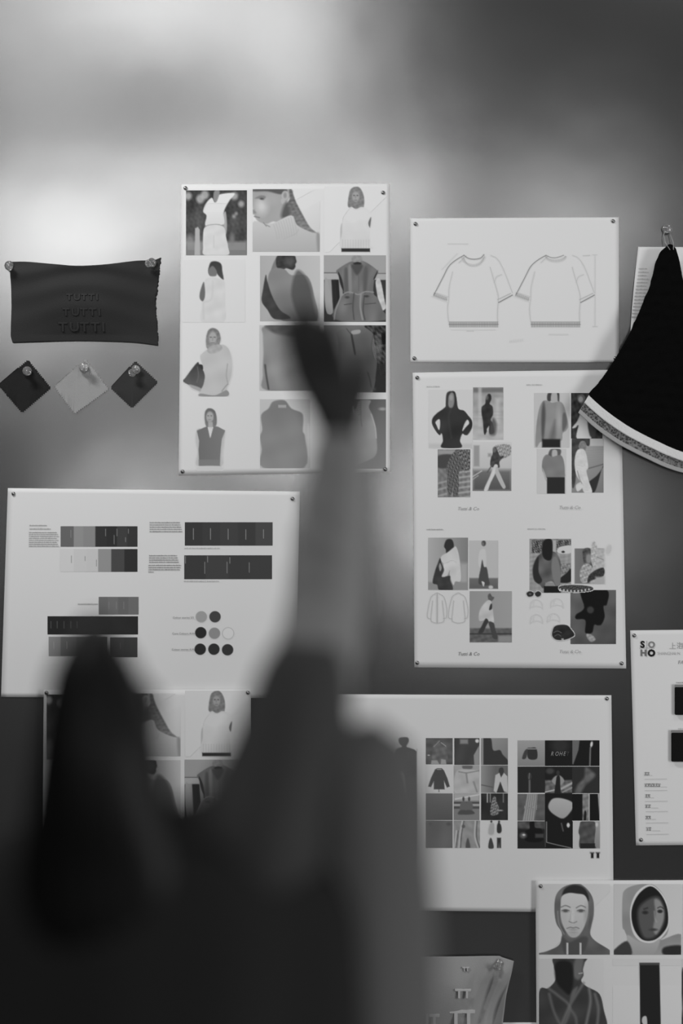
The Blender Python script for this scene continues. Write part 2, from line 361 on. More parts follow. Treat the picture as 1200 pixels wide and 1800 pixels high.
    q.poly([(353, 692), (378, 695), (398, 686), (399, 697), (353, 697)], 150, 1.2)
    q.poly([(346, 638), (351, 642), (358, 653), (360, 664), (356, 680), (348, 684), (322, 671), (326, 664)], 72, 1.5, tone2=105, tex=6, tsc=.2)
    q.line([(347, 645), (349, 660), (346, 672)], 1.6, 120, 2, .7).poly([(350, 641), (356, 642), (357, 650), (352, 647)], 60, 1.5)
    q.poly([(333, 676), (352, 682), (351, 688), (337, 682)], 170, 2); q.build(p)
    # 8 rolled knit sleeve
    q = P(7, 456, 572, 562, 687, 196)
    q.poly([(465, 574), (520, 572), (560, 572), (560, 686), (468, 686), (462, 660), (463, 620), (462, 590)], 152, 3, tone2=138, tex=8, tsc=.12)
    q.poly([(468, 572), (530, 570), (532, 590), (500, 590), (480, 585)], 100, 5, tex=8, tsc=.3).ell(490, 640, 12, 40, 168, 18, .6)
    q.line([(466, 642), (468, 660), (472, 684)], 2.4, 70, 3).line([(512, 592), (520, 606), (516, 620)], 2, 120, 5, .6)
    q.build(p)
    # 9 vest on hanger by patterned curtain
    q = P(8, 569, 572, 678, 690, 122)
    q.poly([(640, 574), (660, 572), (678, 574), (678, 690), (655, 690), (662, 640), (655, 590)], 62, 2, tex=28, tsc=.6, seed=11)
    q.rect(670, 585, 678, 606, 20, 3).rect(660, 640, 678, 690, 48, 4).ell(665, 612, 5, 18, 140, 6, .6).noise(10, 1.1, 4, (652, 573, 678, 660))
    q.poly([(591, 586), (604, 578), (614, 573), (634, 574), (650, 582), (656, 590), (653, 610), (656, 628), (662, 636), (660, 660), (656, 684), (640, 689), (620, 688), (610, 684), (593, 683), (590, 660), (588, 634), (594, 624), (594, 600)], 112, 1.5, tone2=100, tex=7, tsc=.1)
    q.poly([(616, 588), (619, 588), (625, 620), (623, 624), (620, 612)], 62, 1.4).poly([(618, 582), (632, 580), (632, 586), (619, 588)], 165, 1.2)
    q.line([(609, 578), (615, 586), (619, 588)], 1.4, 84).line([(646, 655), (650, 668), (652, 680)], 2.2, 74, 2).line([(655, 590), (653, 612), (657, 630)], 1, 84, 1.4)
    q.build(p)
    # 10 woman in V-neck vest
    q = P(9, 322, 704, 431, 828, 224)
    q.poly([(360, 726), (364, 719), (371, 718), (378, 723), (381, 735), (380, 748), (373, 750), (363, 750), (360, 740)], 110, 1.8, tone2=132, tex=5, tsc=.8)
    q.ell(369, 733, 6.5, 9.5, 178, 2.5).ell(366, 731, 1.4, .9, 110, 1.2).ell(371.5, 731, 1.4, .9, 110, 1.2).line([(366, 738), (371, 738)], 1, 135)
    q.rect(366, 742, 374, 752, 178, 1.5)
    q.poly([(345, 758), (352, 754), (354, 775), (352, 800), (350, 818), (344, 815), (347, 795), (344, 775)], 200, 1.5).poly([(392, 758), (396, 760), (394, 775), (391, 800), (392, 815), (386, 820), (386, 790)], 200, 1.5)
    q.poly([(346, 757), (360, 751), (365, 749), (369, 770), (375, 749), (383, 750), (396, 757), (390, 772), (388, 790), (386, 819), (350, 819), (349, 790), (350, 775)], 118, 1.4, sm=False, tone2=132, ax=(346, 0, 396, 0))
    q.poly([(365, 751), (375, 751), (370, 770)], 222, 1.2, sm=False).rect(349, 808, 387, 819, 140, 2, alpha=.7)
    q.poly([(350, 820), (387, 820), (388, 828), (350, 828)], 214, 1.5); q.build(p)
    # 11 dark vest, back
    q = P(10, 457, 702, 545, 823, 200)
    q.poly([(459, 730), (472, 718), (480, 706), (500, 704), (512, 718), (530, 726), (533, 738), (532, 758), (536, 770), (535, 822), (462, 822), (460, 790), (457, 768), (461, 755)], 132, 2.5, tone2=150, tex=4, tsc=.1)
    q.rect(489, 712, 503, 717, 172, 1.2).poly([(540, 750), (545, 750), (545, 800), (541, 800)], 214, 3); q.build(p)
    # 12 pale vest on dark ground
    q = P(11, 586, 702, 678, 824, 118); q.grad(586, 702, 678, 824, 92, 140)
    q.poly([(600, 718), (607, 709), (620, 722), (626, 716), (632, 704), (651, 704), (648, 716), (656, 735), (662, 775), (660, 800), (640, 812), (612, 820), (602, 800), (601, 760)], 166, 2, tex=6, tsc=.15)
    for k in range(7): q.line([(621 + k * 1.4, 707 + k * 3.6), (632 + k * .6, 706 + k * 3.6)], 1, 125, 1.4)
    q.poly([(613, 712), (622, 713), (623, 728)], 214, 1.5, sm=False).line([(634, 705), (634, 735), (636, 750)], 1.2, 135, 2)
    q.line([(652, 728), (659, 750), (661, 770)], 2, 190, 1.5).ell(672, 719, 6, 2.5, 180, 3, .8); q.build(p)
pA = poster([(319, 324), (685, 323), (685, 830), (314, 836)], 'tall poster of twelve knitwear photographs, hung above the poster of colour strips', seed=1, amp=.004)
knit_pictures(pA, 224)

# ------------------------------------------------------------------ T-shirt flats
pB = poster([(721, 384), (1087, 382), (1087, 637), (721, 637)], 'landscape sheet with two line drawings of a knitted T-shirt, front and back', seed=2, amp=.002, name='drawing_sheet', cat='drawing')
q = Pic(740, 415, 902, 592, 210, 210, step=.8)
def shirt_front(q, dx, r):
    c = 128
    L = lambda pts, w=.9, t=c, a=.9: q.line([(x + dx, y) for x, y in pts], w, t, 1.1, a, sm=True)
    L([(815, 449), (800, 458), (788, 469), (778, 488), (762, 519)], 1.1, 95, 1)
    L([(819, 450), (806, 462)], .8, 160); L([(795, 478), (789, 505), (788, 525), (786, 545), (789, 571)], .8, 165)
    L([(862, 449), (873, 455), (884, 473), (900, 515)], .8, 165); L([(861, 470), (868, 495), (875, 520), (874, 545), (874, 570)], .8, 160)
    L([(868, 497), (872, 487), (881, 483)], .8, 165); L([(762, 519), (787, 528)], .8, 170)
    L([(876, 532), (900, 519)], 1.3, 95, 1); L([(874, 527), (897, 516)], 1.2, 150, .8)
    L([(764, 514), (788, 522)], .8, 175)
    for i in range(11): L([(763 + i * 2.2, 515 + i * .8), (761.5 + i * 2.2, 521 + i * .8)], .9, 110)
    for i in range(42): L([(790 + i * 2.05, 567), (790 + i * 2.05, 575)], .9, 100, .9)
    L([(789, 566), (875, 566)], .9, 130); L([(789, 570.5), (875, 570.5)], 1.6, 118, .7)
    L([(758, 521), (785, 531)], .8, 190)
shirt_front(q, 0, 0)
for i in range(26):
    a = math.pi * (0.04 + .92 * i / 25); x = 831 - 17 * math.cos(a); yy = 452 + 13 * math.sin(a)
    q.line([(x, yy), (831 - 21 * math.cos(a), 450 + 17 * math.sin(a))], .8, 150, 1.1, .8)
q.line([(815, 449), (822, 454), (832, 456), (844, 454), (850, 448)], 1.6, 130, 1.3); q.line([(814, 451), (820, 464), (832, 468), (845, 463), (851, 450)], .9, 165, 1.2)
q.line([(787, 429), (822, 429)], .9, 180); q.line([(776, 474), (803, 446)], .7, 185); q.line([(792, 580), (870, 580)], .7, 190); q.line([(820, 582), (832, 582)], .9, 175)
q.build(pB, 'garment_drawing')
q = Pic(902, 415, 1066, 592, 206, 206, step=.8)
shirt_front(q, 144, 0)
for i in range(24):
    a = math.pi * (.06 + .88 * i / 23); x = 976 - 17 * math.cos(a); yy = 449 + 8 * math.sin(a)
    q.line([(x, yy), (976 - 19 * math.cos(a), 449 + 12 * math.sin(a))], .8, 135, 1.1, .8)
q.line([(959, 449), (968, 453), (978, 453), (990, 449)], 1.3, 130); q.line([(1045, 448), (1045, 574)], .8, 178); q.line([(1041, 448), (1049, 448)], .8, 178); q.line([(1041, 574), (1049, 574)], .8, 170)
q.line([(1024, 450), (1036, 449)], 1, 165); q.line([(964, 588), (998, 588)], .9, 180); q.build(pB, 'garment_drawing')
q = Pic(891, 594, 922, 606, 208, 208, step=.8)
for k in range(8): q.line([(895 + k * 3.1, 602 - k * .35), (896.2 + k * 3.1, 598.5 - k * .35)], .5, 184, 1.1)
q.build(pB, 'caption')
# ------------------------------------------------------------------ outfit collage poster
pF = poster([(725, 655), (1090, 650), (1100, 1175), (728, 1173)], 'tall poster of outfit collages with four small captions, under the T-shirt drawing sheet', seed=3, amp=.004)
R = 206
def bars(p, rows, ref, tone, name='small_print', step=.7):
    x0 = min(r[0] for r in rows) - 2; x1 = max(r[2] for r in rows) + 2; y0 = min(r[1] for r in rows) - 3; y1 = max(r[1] for r in rows) + 3
    q = Pic(x0, y0, x1, y1, ref, ref, step=step); rr = random.Random(int(x0 * 7 + y0))
    for xa, y, xb in rows:
        x = xa
        while x < xb:
            w_ = rr.uniform(1.6, 7); e = min(x + w_, xb)
            q.line([(x, y), (e, y)], 1.3, tone + rr.uniform(-14, 14), 1.1)
            for k in range(int((e - x) / 1.3)): q.line([(x + k * 1.3, y - rr.uniform(.4, 1.3)), (x + k * 1.3, y + .6)], .5, tone + rr.uniform(-20, 10), 1)
            x = e + .9
    q.build(p, name)
bars(pF, [(750, 680, 772)], R, 168); bars(pF, [(925, 677, 952)], R, 168); bars(pF, [(750, 931, 778)], R, 150); bars(pF, [(927, 930, 957)], R, 165)
text(pF, 'Tutti & Co', 803, 897, 8.6, 152, R, shear=.35); text(pF, 'Tutti & Co', 981, 895, 8.6, 152, R, shear=.35)
text(pF, 'Tutti & Co', 804, 1152, 8.6, 112, R, shear=.25); text(pF, 'Tutti & Co', 982, 1148, 8.6, 160, R, shear=.25)
# hoodie woman, hands on hips
q = Pic(753, 685, 830, 788, 200, R); q.rect(753, 780, 830, 788, 186, 5)
q.poly([(786, 694), (792, 688), (799, 689), (802, 700), (805, 718), (815, 722), (822, 730), (829, 740), (829, 752), (822, 764), (817, 765), (812, 763), (808, 775), (810, 787), (776, 787), (778, 775), (776, 762), (772, 765), (765, 757), (759, 745), (760, 735), (768, 726), (778, 719), (784, 712)], 52, 1.4, tex=6, tsc=.12)
q.poly([(787, 696), (792, 690), (797, 693), (798, 706), (795, 716), (789, 716), (786, 706)], 132, 2.5).ell(792.5, 699, 3, 5, 160, 2, .7)
q.poly([(784, 694), (789, 688), (793, 689), (788, 697), (787, 712), (783, 718)], 60, 1.5)
q.poly([(765, 742), (772, 737), (773, 748), (771, 756), (767, 748)], 200, 1.2).poly([(821, 738), (824, 744), (819, 750), (812, 758), (816, 745)], 206, 1.2)
q.line([(792, 720), (788, 735), (793, 770)], 2, 72, 4, .5); q.build(pF)
# street figure in dark suit
q = Pic(831, 681, 884, 773, 172, R); q.grad(831, 681, 831, 773, 150, 178).noise(8, .3, 2)
q.rect(831, 682, 884, 690, 112, 4).rect(840, 681, 846, 750, 186, 3, alpha=.7).rect(870, 700, 878, 745, 190, 6, alpha=.7)
for yy in (724, 730, 736): q.line([(831, yy), (884, yy)], .8, 150, 1.5, .6)
q.poly([(853, 702), (857, 693), (862, 694), (863, 702), (860, 710), (865, 715), (866, 728), (862, 738), (866, 745), (868, 760), (860, 763), (858, 752), (853, 763), (850, 762), (848, 740), (846, 728), (846, 716), (852, 710)], 50, 1.6, tex=10, tsc=.3)
q.ell(855, 699, 3, 4, 120, 2, .6).poly([(866, 735), (872, 745), (870, 764), (860, 764), (861, 750)], 78, 5, .8).poly([(855, 755), (859, 749), (857, 758)], 190, 1.5); q.build(pF)
# camouflage figure on crossing
q = Pic(769, 790, 826, 874, 120, R); q.noise(14, .5, 6).rect(769, 791, 826, 799, 150, 3).poly([(769, 802), (795, 800), (795, 820), (769, 822)], 72, 3)
q.poly([(800, 791), (826, 791), (826, 826), (806, 828)], 100, 2, tex=45, tsc=1.1)
for k in range(6): q.line([(796, 832 + k * 9), (826, 828 + k * 9)], 3.2, 178, 2.5, .75)
for k in range(3): q.line([(769, 850 + k * 11), (784, 846 + k * 11)], 3, 170, 2.5, .7)
q.poly([(797, 795), (804, 794), (806, 804), (812, 812), (812, 822), (806, 832), (806, 850), (804, 870), (796, 872), (796, 855), (792, 870), (785, 860), (786, 838), (784, 822), (790, 806)], 92, 1.5, tex=30, tsc=1.3, seed=8)
q.build(pF)
# walking figure in white trousers
q = Pic(830, 777, 898, 863, 190, R); q.grad(830, 777, 830, 863, 200, 175).rect(830, 826, 898, 863, 112, 8, tone2=84, ax=(0, 826, 0, 863))
q.rect(832, 783, 842, 820, 150, 3).poly([(868, 785), (895, 782), (896, 800), (876, 806)], 150, 2, tex=34, tsc=1.2).rect(857, 797, 863, 803, 130, 3, alpha=.7)
q.line([(830, 838), (846, 828)], 1.6, 196, 1.5).line([(830, 843), (840, 836)], 1, 190, 1.2)
q.poly([(866, 788), (871, 786), (874, 793), (878, 802), (884, 801), (884, 804), (877, 812), (877, 822), (862, 820), (862, 806), (865, 798)], 66, 1.5, tex=10, tsc=.6).ell(868, 791, 3, 5, 120, 2, .7)
q.line([(864, 818), (856, 830)], 2, 90, 1.5).poly([(868, 818), (874, 818), (872, 828), (862, 848), (856, 863), (850, 861), (860, 838)], 206, 1.3)
q.poly([(872, 820), (876, 828), (884, 846), (888, 856), (884, 859), (878, 850), (870, 832)], 178, 1.3); q.build(pF)
# torso in grey sweater
def torso(x0, y0, x1, y1, dark, c, hip):
    q = Pic(x0, y0, x1, y1, 192, R); return q
q = Pic(938, 691, 1000, 787, 186, R)
q.poly([(962, 692), (970, 692), (972, 700), (965, 706), (961, 703)], 66, 2).poly([(978, 692), (982, 692), (982, 706), (979, 704)], 52, 2).poly([(969, 692), (978, 692), (978, 706), (968, 706)], 168, 2)
q.poly([(960, 704), (970, 708), (982, 706), (989, 711), (994, 726), (998, 748), (994, 757), (988, 762), (984, 776), (952, 776), (943, 786), (940, 780), (942, 748), (946, 722), (952, 707)], 138, 1.5, tex=5, tsc=.15)
q.poly([(955, 706), (958, 730), (954, 775), (951, 760), (951, 725)], 82, 4).poly([(972, 745), (976, 740), (974, 774), (964, 775)], 88, 7, .6).ell(982, 740, 4, 26, 172, 8, .7).poly([(988, 730), (993, 727), (996, 745), (988, 758)], 98, 3)
q.rect(952, 772, 984, 787, 38, 3); q.build(pF)
# woman in white dress, dark trees
q = Pic(1003, 691, 1058, 771, 56, R); q.noise(16, .5, 12)
q.poly([(1022, 722), (1028, 720), (1032, 735), (1034, 755), (1038, 771), (1013, 771), (1016, 748), (1010, 752), (1005, 752), (1014, 740)], 206, 1.5).ell(1021, 701, 7, 8, 96, 2).ell(1020, 702, 4, 5, 150, 2)
q.poly([(1032, 735), (1044, 742), (1046, 765), (1036, 766)], 70, 3); q.build(pF)
# torso, dark trousers
q = Pic(943, 789, 994, 868, 192, R)
q.poly([(962, 804), (967, 790), (984, 790), (984, 800), (978, 806), (966, 808)], 90, 2).poly([(970, 792), (978, 792), (978, 806), (970, 806)], 172, 2)
q.poly([(960, 799), (970, 803), (984, 800), (990, 810), (992, 830), (989, 840), (960, 840), (958, 836), (952, 826), (953, 808)], 124, 1.5, tex=5, tsc=.2).poly([(952, 822), (957, 832), (960, 845), (957, 842)], 168, 1.5)
q.rect(960.5, 839, 992, 868, 44, 1.5); q.build(pF)
# woman in pale shirt on steps
q = Pic(1004, 771, 1060, 866, 150, R); q.grad(1004, 771, 1060, 866, 172, 118)
q.poly([(1004, 771), (1036, 771), (1034, 784), (1026, 782), (1016, 795), (1010, 850), (1004, 850)], 66, 2, tex=10, tsc=.4).rect(1036, 771, 1060, 784, 190, 1.5)
for k in range(9): q.line([(1030, 788 + k * 4.2), (1060, 786 + k * 4.2)], .8, 140, 1.2, .6)
q.line([(1032, 824), (1060, 816)], 2, 100, 1.5).poly([(1060, 820), (1057, 824), (1046, 862), (1036, 866), (1032, 850), (1048, 836)], 50, 1.5)
q.poly([(1016, 785), (1020, 776), (1027, 776), (1030, 784), (1027, 793), (1020, 790)], 128, 1.5, tex=10, tsc=.8)
q.poly([(1016, 790), (1025, 790), (1030, 800), (1033, 822), (1030, 828), (1034, 845), (1040, 866), (1026, 866), (1020, 848), (1012, 835), (1009, 815), (1011, 798)], 204, 1.4, tex=8, tsc=.3)
q.poly([(1012, 852), (1026, 846), (1024, 856), (1014, 864)], 206, 1.4).line([(1014, 828), (1018, 842), (1022, 850)], 1, 120, 1.5); q.build(pF)
# seated person in white shirt
q = Pic(752, 945, 822, 1037, 158, R); q.grad(752, 945, 822, 945, 172, 128).rect(808, 990, 822, 1037, 186, 8, alpha=.6).rect(752, 1023, 822, 1037, 142, 4)
q.poly([(780, 960), (784, 949), (793, 948), (797, 956), (796, 966), (790, 972), (784, 974), (783, 966)], 52, 1.6)
q.poly([(796, 963), (801, 961), (806, 975), (809, 1000), (809, 1021), (800, 1022), (796, 1028), (790, 1010), (790, 1002), (784, 1014), (776, 1012), (779, 992), (774, 985), (776, 977), (786, 971)], 200, 1.4, tex=6, tsc=.2)
q.poly([(773, 981), (776, 990), (780, 1002), (776, 1014), (790, 1012), (791, 1020), (795, 1037), (772, 1037), (768, 1028), (760, 1024), (764, 1004), (769, 990)], 62, 1.6, tex=6, tsc=.3)
q.poly([(773, 990), (776, 998), (773, 1004), (771, 996)], 150, 1.5); q.build(pF)
# standing figure in pale jacket, dark skirt
q = Pic(824, 950, 875, 1035, 184, R); q.rect(824, 1016, 875, 1035, 112, 3, tone2=96, ax=(0, 1016, 0, 1035))
q.poly([(843, 968), (852, 966), (854, 985), (852, 1000), (842, 996), (840, 985)], 196, 2).ell(849.5, 955, 4, 5, 78, 1.6).ell(848, 956, 2, 3, 130, 1.5, .7)
q.poly([(847, 984), (850, 996), (855, 998), (858, 1016), (859, 1028), (842, 1027), (841, 1015), (844, 1000)], 76, 1.6).poly([(846, 1022), (851, 1024), (849, 1031)], 200, 1.2).ell(862, 1032, 4, 3, 190, 1.6); q.build(pF)
# figure striding, pale coat
q = Pic(825, 1039, 899, 1129, 152, R); q.grad(825, 1040, 899, 1040, 148, 158).rect(825, 1104, 899, 1129, 96, 3, tex=10, tsc=.5).line([(825, 1114), (899, 1114)], 2, 60, 2).rect(875, 1117, 899, 1129, 140, 4)
q.poly([(857, 1046), (861, 1043), (864, 1048), (868, 1050), (864, 1056), (858, 1054)], 92, 1.6, tex=8, tsc=.8)
q.poly([(855, 1056), (862, 1056), (865, 1068), (867, 1084), (867, 1094), (857, 1092), (852, 1090), (842, 1091), (841, 1080), (845, 1068)], 190, 1.6, tex=8, tsc=.25).poly([(861, 1063), (864, 1061), (864, 1070), (859, 1072)], 60, 1.4)
q.poly([(853, 1087), (858, 1092), (854, 1100), (848, 1112), (840, 1112), (846, 1100)], 62, 1.5).poly([(858, 1093), (867, 1095), (870, 1106), (874, 1122), (866, 1122), (862, 1108)], 72, 1.8); q.build(pF)
# shirt flats
q = Pic(748, 1040, 824, 1098, R, R, step=.8)
for dx in (0, 37):
    L = lambda pts, t=150, w=.8: q.line([(x + dx, y) for x, y in pts], w, t, 1.1)
    L([(764, 1044), (757, 1050), (752, 1070), (751, 1085), (757, 1088)]); L([(772, 1044), (780, 1050), (785, 1070), (784, 1085), (779, 1087)])
    L([(760, 1056), (758, 1075), (757, 1090), (762, 1094), (768, 1095), (776, 1094), (780, 1090), (779, 1075), (777, 1056)]); L([(764, 1044), (768, 1042), (772, 1044)])
q.line([(768, 1044), (768, 1095)], 2.4, 168, 1.2); q.build(pF, 'garment_drawing')
# fur-jacket back
q = Pic(930, 947, 1003, 1042, 150, R); q.noise(12, .5, 14).rect(934, 949, 1003, 972, 90, 2, tex=45, tsc=1.0, seed=4).rect(970, 949, 977, 976, 170, 2)
q.poly([(982, 962), (1003, 959), (1003, 972), (980, 972)], 200, 1.5).ell(989, 970, 3, 2, 50, 1.2).rect(980, 990, 1003, 1010, 130, 3, tex=30, tsc=.9)
q.poly([(1003, 1000), (1003, 1022), (984, 1024), (984, 1016), (994, 1008)], 40, 1.5)
q.poly([(947, 975), (956, 970), (974, 970), (982, 980), (985, 995), (984, 1024), (982, 1034), (976, 1030), (970, 1022), (960, 1024), (954, 1034), (948, 1028), (938, 1020), (935, 1000), (940, 984)], 94, 1.6, tex=14, tsc=.2)
q.poly([(941, 984), (946, 980), (946, 1005), (952, 1020), (946, 1026), (938, 1018), (936, 1000)], 46, 2).poly([(955, 950), (969, 949), (970, 975), (966, 985), (956, 982), (952, 970)], 34, 2)
q.poly([(970, 982), (978, 980), (984, 1000), (983, 1030), (976, 1030), (969, 1005)], 122, 2).rect(958, 1024, 973, 1030, 140, 1.5).rect(955, 1030, 985, 1042, 30, 1.5); q.build(pF)
# portrait with flowers
q = Pic(1009, 946, 1076, 1027, R, R); q.rect(1009, 964, 1060, 1026, 120, 1.2, tone2=95, ax=(1009, 0, 1060, 0))
q.rect(1036, 964, 1062, 1026, 176, 4, tex=10, tsc=.7).poly([(1024, 966), (1036, 964), (1042, 980), (1044, 990), (1036, 1002), (1028, 998), (1024, 982)], 78, 1.8, tex=14, tsc=.7).ell(1034, 982, 5, 9, 138, 3)
q.poly([(1020, 1000), (1028, 990), (1040, 996), (1036, 1010), (1034, 1022), (1022, 1024), (1018, 1010)], 160, 1.5, tex=24, tsc=.9)
q.poly([(1038, 968), (1041, 952), (1046, 954), (1050, 968), (1048, 985), (1044, 1000), (1038, 985)], 176, 1.4, tex=20, tsc=.9).ell(1069, 966, 5, 9, 186, 2, .9, .3).line([(1048, 979), (1060, 984)], 1, 120)
q.poly([(1034, 1012), (1046, 1002), (1060, 998), (1060, 1012), (1040, 1020), (1032, 1024)], 56, 1.5, tex=12, tsc=1).rect(1046, 1014, 1062, 1026, 168, 4); q.build(pF)
# legs in dark trousers
q = Pic(1002, 1037, 1082, 1132, 96, R); q.grad(1002, 1037, 1082, 1132, 104, 74).noise(10, .12, 20)
q.poly([(1021, 1037), (1066, 1037), (1066, 1062), (1060, 1066), (1062, 1085), (1054, 1100), (1044, 1098), (1040, 1112), (1028, 1112), (1028, 1090), (1012, 1088), (1012, 1080), (1026, 1068)], 20, 2).ell(1037, 1072, 6, 6, 62, 3)
q.poly([(1030, 1114), (1040, 1116), (1046, 1124), (1038, 1128), (1032, 1122)], 150, 1.8, tex=14, tsc=.9).ell(1053, 1103, 6, 4, 84, 3); q.build(pF)
# chain bag strap, sunglasses, cap, line drawings of hats
q = Pic(977, 1026, 1042, 1044, R, R, step=.8); q.poly([(984, 1030), (1008, 1028), (1038, 1031), (1039, 1038), (1010, 1041), (984, 1037)], 70, 1.4, tex=25, tsc=1.5)
for k in range(9): q.ell(984 + k * 6.3, 1036 + 3 * math.sin(k * .4), 1.5, 2, 190, 1)
q.build(pF, 'accessory_picture', lift=.0007)
q = Pic(923, 1038, 952, 1051, R, R, step=.8); q.poly([(925, 1042), (931, 1039), (937, 1042), (936, 1047), (930, 1049), (926, 1047)], 48, 1.4).poly([(940, 1042), (945, 1039), (950, 1042), (949, 1047), (944, 1049), (940, 1046)], 48, 1.4).line([(936, 1042), (941, 1042)], 1, 70).ell(931, 1044, 2, 1.6, 130, 1.4, .6); q.build(pF, 'accessory_picture', lift=.0007)
q = Pic(966, 1094, 1010, 1130, R, R, step=.9); q.poly([(970, 1110), (974, 1101), (984, 1098), (996, 1099), (1003, 1106), (1009, 1116), (1000, 1122), (988, 1125), (976, 1124), (970, 1118)], 44, 1.6, tex=6, tsc=.3)
q.line([(972, 1112), (979, 1109), (986, 1112)], 1, 110).line([(974, 1118), (980, 1115), (985, 1118)], 1, 100).rect(986, 1122, 990, 1125, 170, 1); q.build(pF, 'accessory_picture', lift=.0009)
q = Pic(928, 1048, 996, 1098, R, R, step=.8)
for cx, cy in ((942, 1064), (978, 1062), (942, 1090), (972, 1088)): q.line([(cx - 11, cy + 6), (cx - 9, cy - 5), (cx, cy - 10), (cx + 9, cy - 5), (cx + 11, cy + 6)], .8, 182).line([(cx - 11, cy + 4), (cx, cy + 1), (cx + 11, cy + 4)], .8, 186).line([(cx - 4, cy - 8), (cx - 6, cy + 3)], .6, 190)
q.build(pF, 'garment_drawing')

# ------------------------------------------------------------------ colour strip poster
pE = poster([(14, 858), (527, 864), (519, 1227), (2, 1225)], 'wide poster of colour strips and small round swatches, at left below the twelve photographs', seed=4, amp=.004)
RE = 190
bars(pE, [(53, 924, 83), (53, 930, 89)] + [(52, 936.5 + i * 3.4, 100 + (i * 37 % 5)) for i in range(8)], RE, 128)
bars(pE, [(264, 919 + i * 3.9, 316 + (i * 31 % 5)) for i in range(5)], RE, 118); bars(pE, [(263, 977 + i * 3.8, 311 + (i * 31 % 5)) for i in range(4)] + [(262, 994 + i * 3.8, 318 - (i * 31 % 5)) for i in range(3)] + [(262, 1005.5, 270)], RE, 112)
def strip(x0, y0, x1, y1, cells, marks=(), light=150):
    q = Pic(x0, y0, x1, y1, cells[0][1], RE, step=1)
    for cx, t in cells: q.rect(cx, y0 - 3, x1 + 3, y1 + 3, t, 1)
    for mx, ma, mb in marks:
        yy = ma
        while yy < mb: q.line([(mx, yy), (mx, min(yy + 2, mb))], 1.0, light, 1.1, .8); yy += 2.7
    q.build(pE, 'colour_strip')
strip(107, 925, 242, 961, [(107, 92), (130, 128), (147, 122), (168, 48), (188, 44), (206, 58), (224, 50)], [(125, 932, 945), (144, 945, 956), (186, 930, 942), (201, 941, 956), (206, 930, 942), (221, 945, 953), (226, 930, 938)], 130)
strip(106, 965, 242, 1005, [(106, 184), (130, 178), (153, 176), (173, 130), (196, 66), (219, 44)], [(126, 977, 989), (150, 978, 986), (170, 984, 995)], 100)
strip(325, 918, 479, 959, [(325, 52), (356, 56), (387, 60), (418, 56), (449, 66)], [(340, 929, 948), (370, 929, 948), (401, 930, 948), (432, 931, 948), (463, 931, 946)], 150)
strip(324, 976, 478, 1018, [(324, 54), (362, 60), (402, 56), (440, 58)], [(326, 978, 990), (360, 988, 1008), (365, 978, 988), (399, 988, 1007), (404, 980, 990), (438, 989, 1006)], 140)
strip(174, 1049, 244, 1080, [(174, 96), (190, 100), (208, 92), (226, 98)], [(192, 1058, 1070), (205, 1058, 1070), (218, 1058, 1070)], 120)
strip(84, 1083, 243, 1115, [(84, 36), (110, 34), (140, 38), (180, 40), (210, 38)], [(90, 1092, 1104), (101, 1092, 1104), (113, 1092, 1104), (125, 1092, 1104), (136, 1092, 1104)], 90)
strip(86, 1119, 189, 1153, [(86, 122), (107, 96), (135, 84), (160, 70)], [(95, 1128, 1140), (118, 1128, 1140)], 150); strip(194, 1120, 242, 1155, [(194, 62), (218, 56)], [(212, 1130, 1140)], 100)
bars(pE, [(325, 964, 386)], RE, 150); bars(pE, [(324, 1022, 385)], RE, 150); bars(pE, [(138, 1062, 172)], RE, 130)
for cx, cy, t in ((354, 1084, 142), (378, 1084, 62), (353, 1112, 40), (377, 1113, 128), (401, 1113, 196), (352, 1141, 42), (376, 1141, 46), (400, 1142, 50)):
    q = Pic(cx - 11.5, cy - 11.5, cx + 11.5, cy + 11.5, RE, RE, step=.8); q.ell(cx, cy, 10, 10, t, 1.1)
    if t == 196: q.T[:] = RE; q.ell(cx, cy, 10.4, 10.4, 150, 1.1).ell(cx, cy, 9.5, 9.5, 194, 1.1)
    q.build(pE, 'round_swatch')
text(pE, 'Colour stories S/S', 304, 1087, 5.0, 105, RE); text(pE, 'Core Colours A/W', 303, 1115, 5.0, 105, RE); text(pE, 'Colour stories A/W', 302, 1143, 5.0, 105, RE)

# ------------------------------------------------------------------ second copy of the knitwear poster, lower down
pD = poster([(78, 1212), (441, 1211), (442, 1722), (74, 1724)], 'shadowed lower copy of the knitwear photograph poster, behind the passing person', seed=5, base=.0115, amp=.003)
knit_pictures(pD, 224, off=(-244, 885))

# ------------------------------------------------------------------ image grid poster
pG = poster([(548, 1220), (1074, 1222), (1078, 1604), (550, 1598)], 'wide poster with two grids of small dark pictures and a cut-out figure', seed=6, amp=.004)
RG = 182
def G(x0, y0, x1, y1, b): return Pic(x0, y0, x1, y1, b, RG, step=1.0)
q = G(748, 1297, 795, 1343, 78); q.noise(8, .3, 2)
for k in range(9): q.line([(748, 1299 + k * 2.3), (795, 1299 + k * 2.3)], .6, 95, 1.2, .6)
q.poly([(761, 1311), (770, 1301), (780, 1304), (786, 1318), (784, 1340), (760, 1340)], 92, 2, tex=12, tsc=.4).line([(762, 1312), (772, 1302)], 1, 130).line([(775, 1305), (783, 1311)], 1.2, 150).poly([(757, 1343), (758, 1336), (768, 1336), (772, 1343)], 135, 1.5, sm=False).poly([(774, 1343), (775, 1334), (783, 1335), (784, 1343)], 138, 1.5, sm=False).ell(753, 1327, 2, .8, 180, 1); q.build(pG)
q = G(798, 1297, 842, 1344, 62); q.noise(5, .15, 3).rect(808, 1299, 822, 1307, 120, 3).ell(838, 1302, 3.2, 3.2, 200, 1.5).poly([(842, 1309), (842, 1344), (833, 1344), (832, 1327)], 130, 1.5, sm=False); q.build(pG)
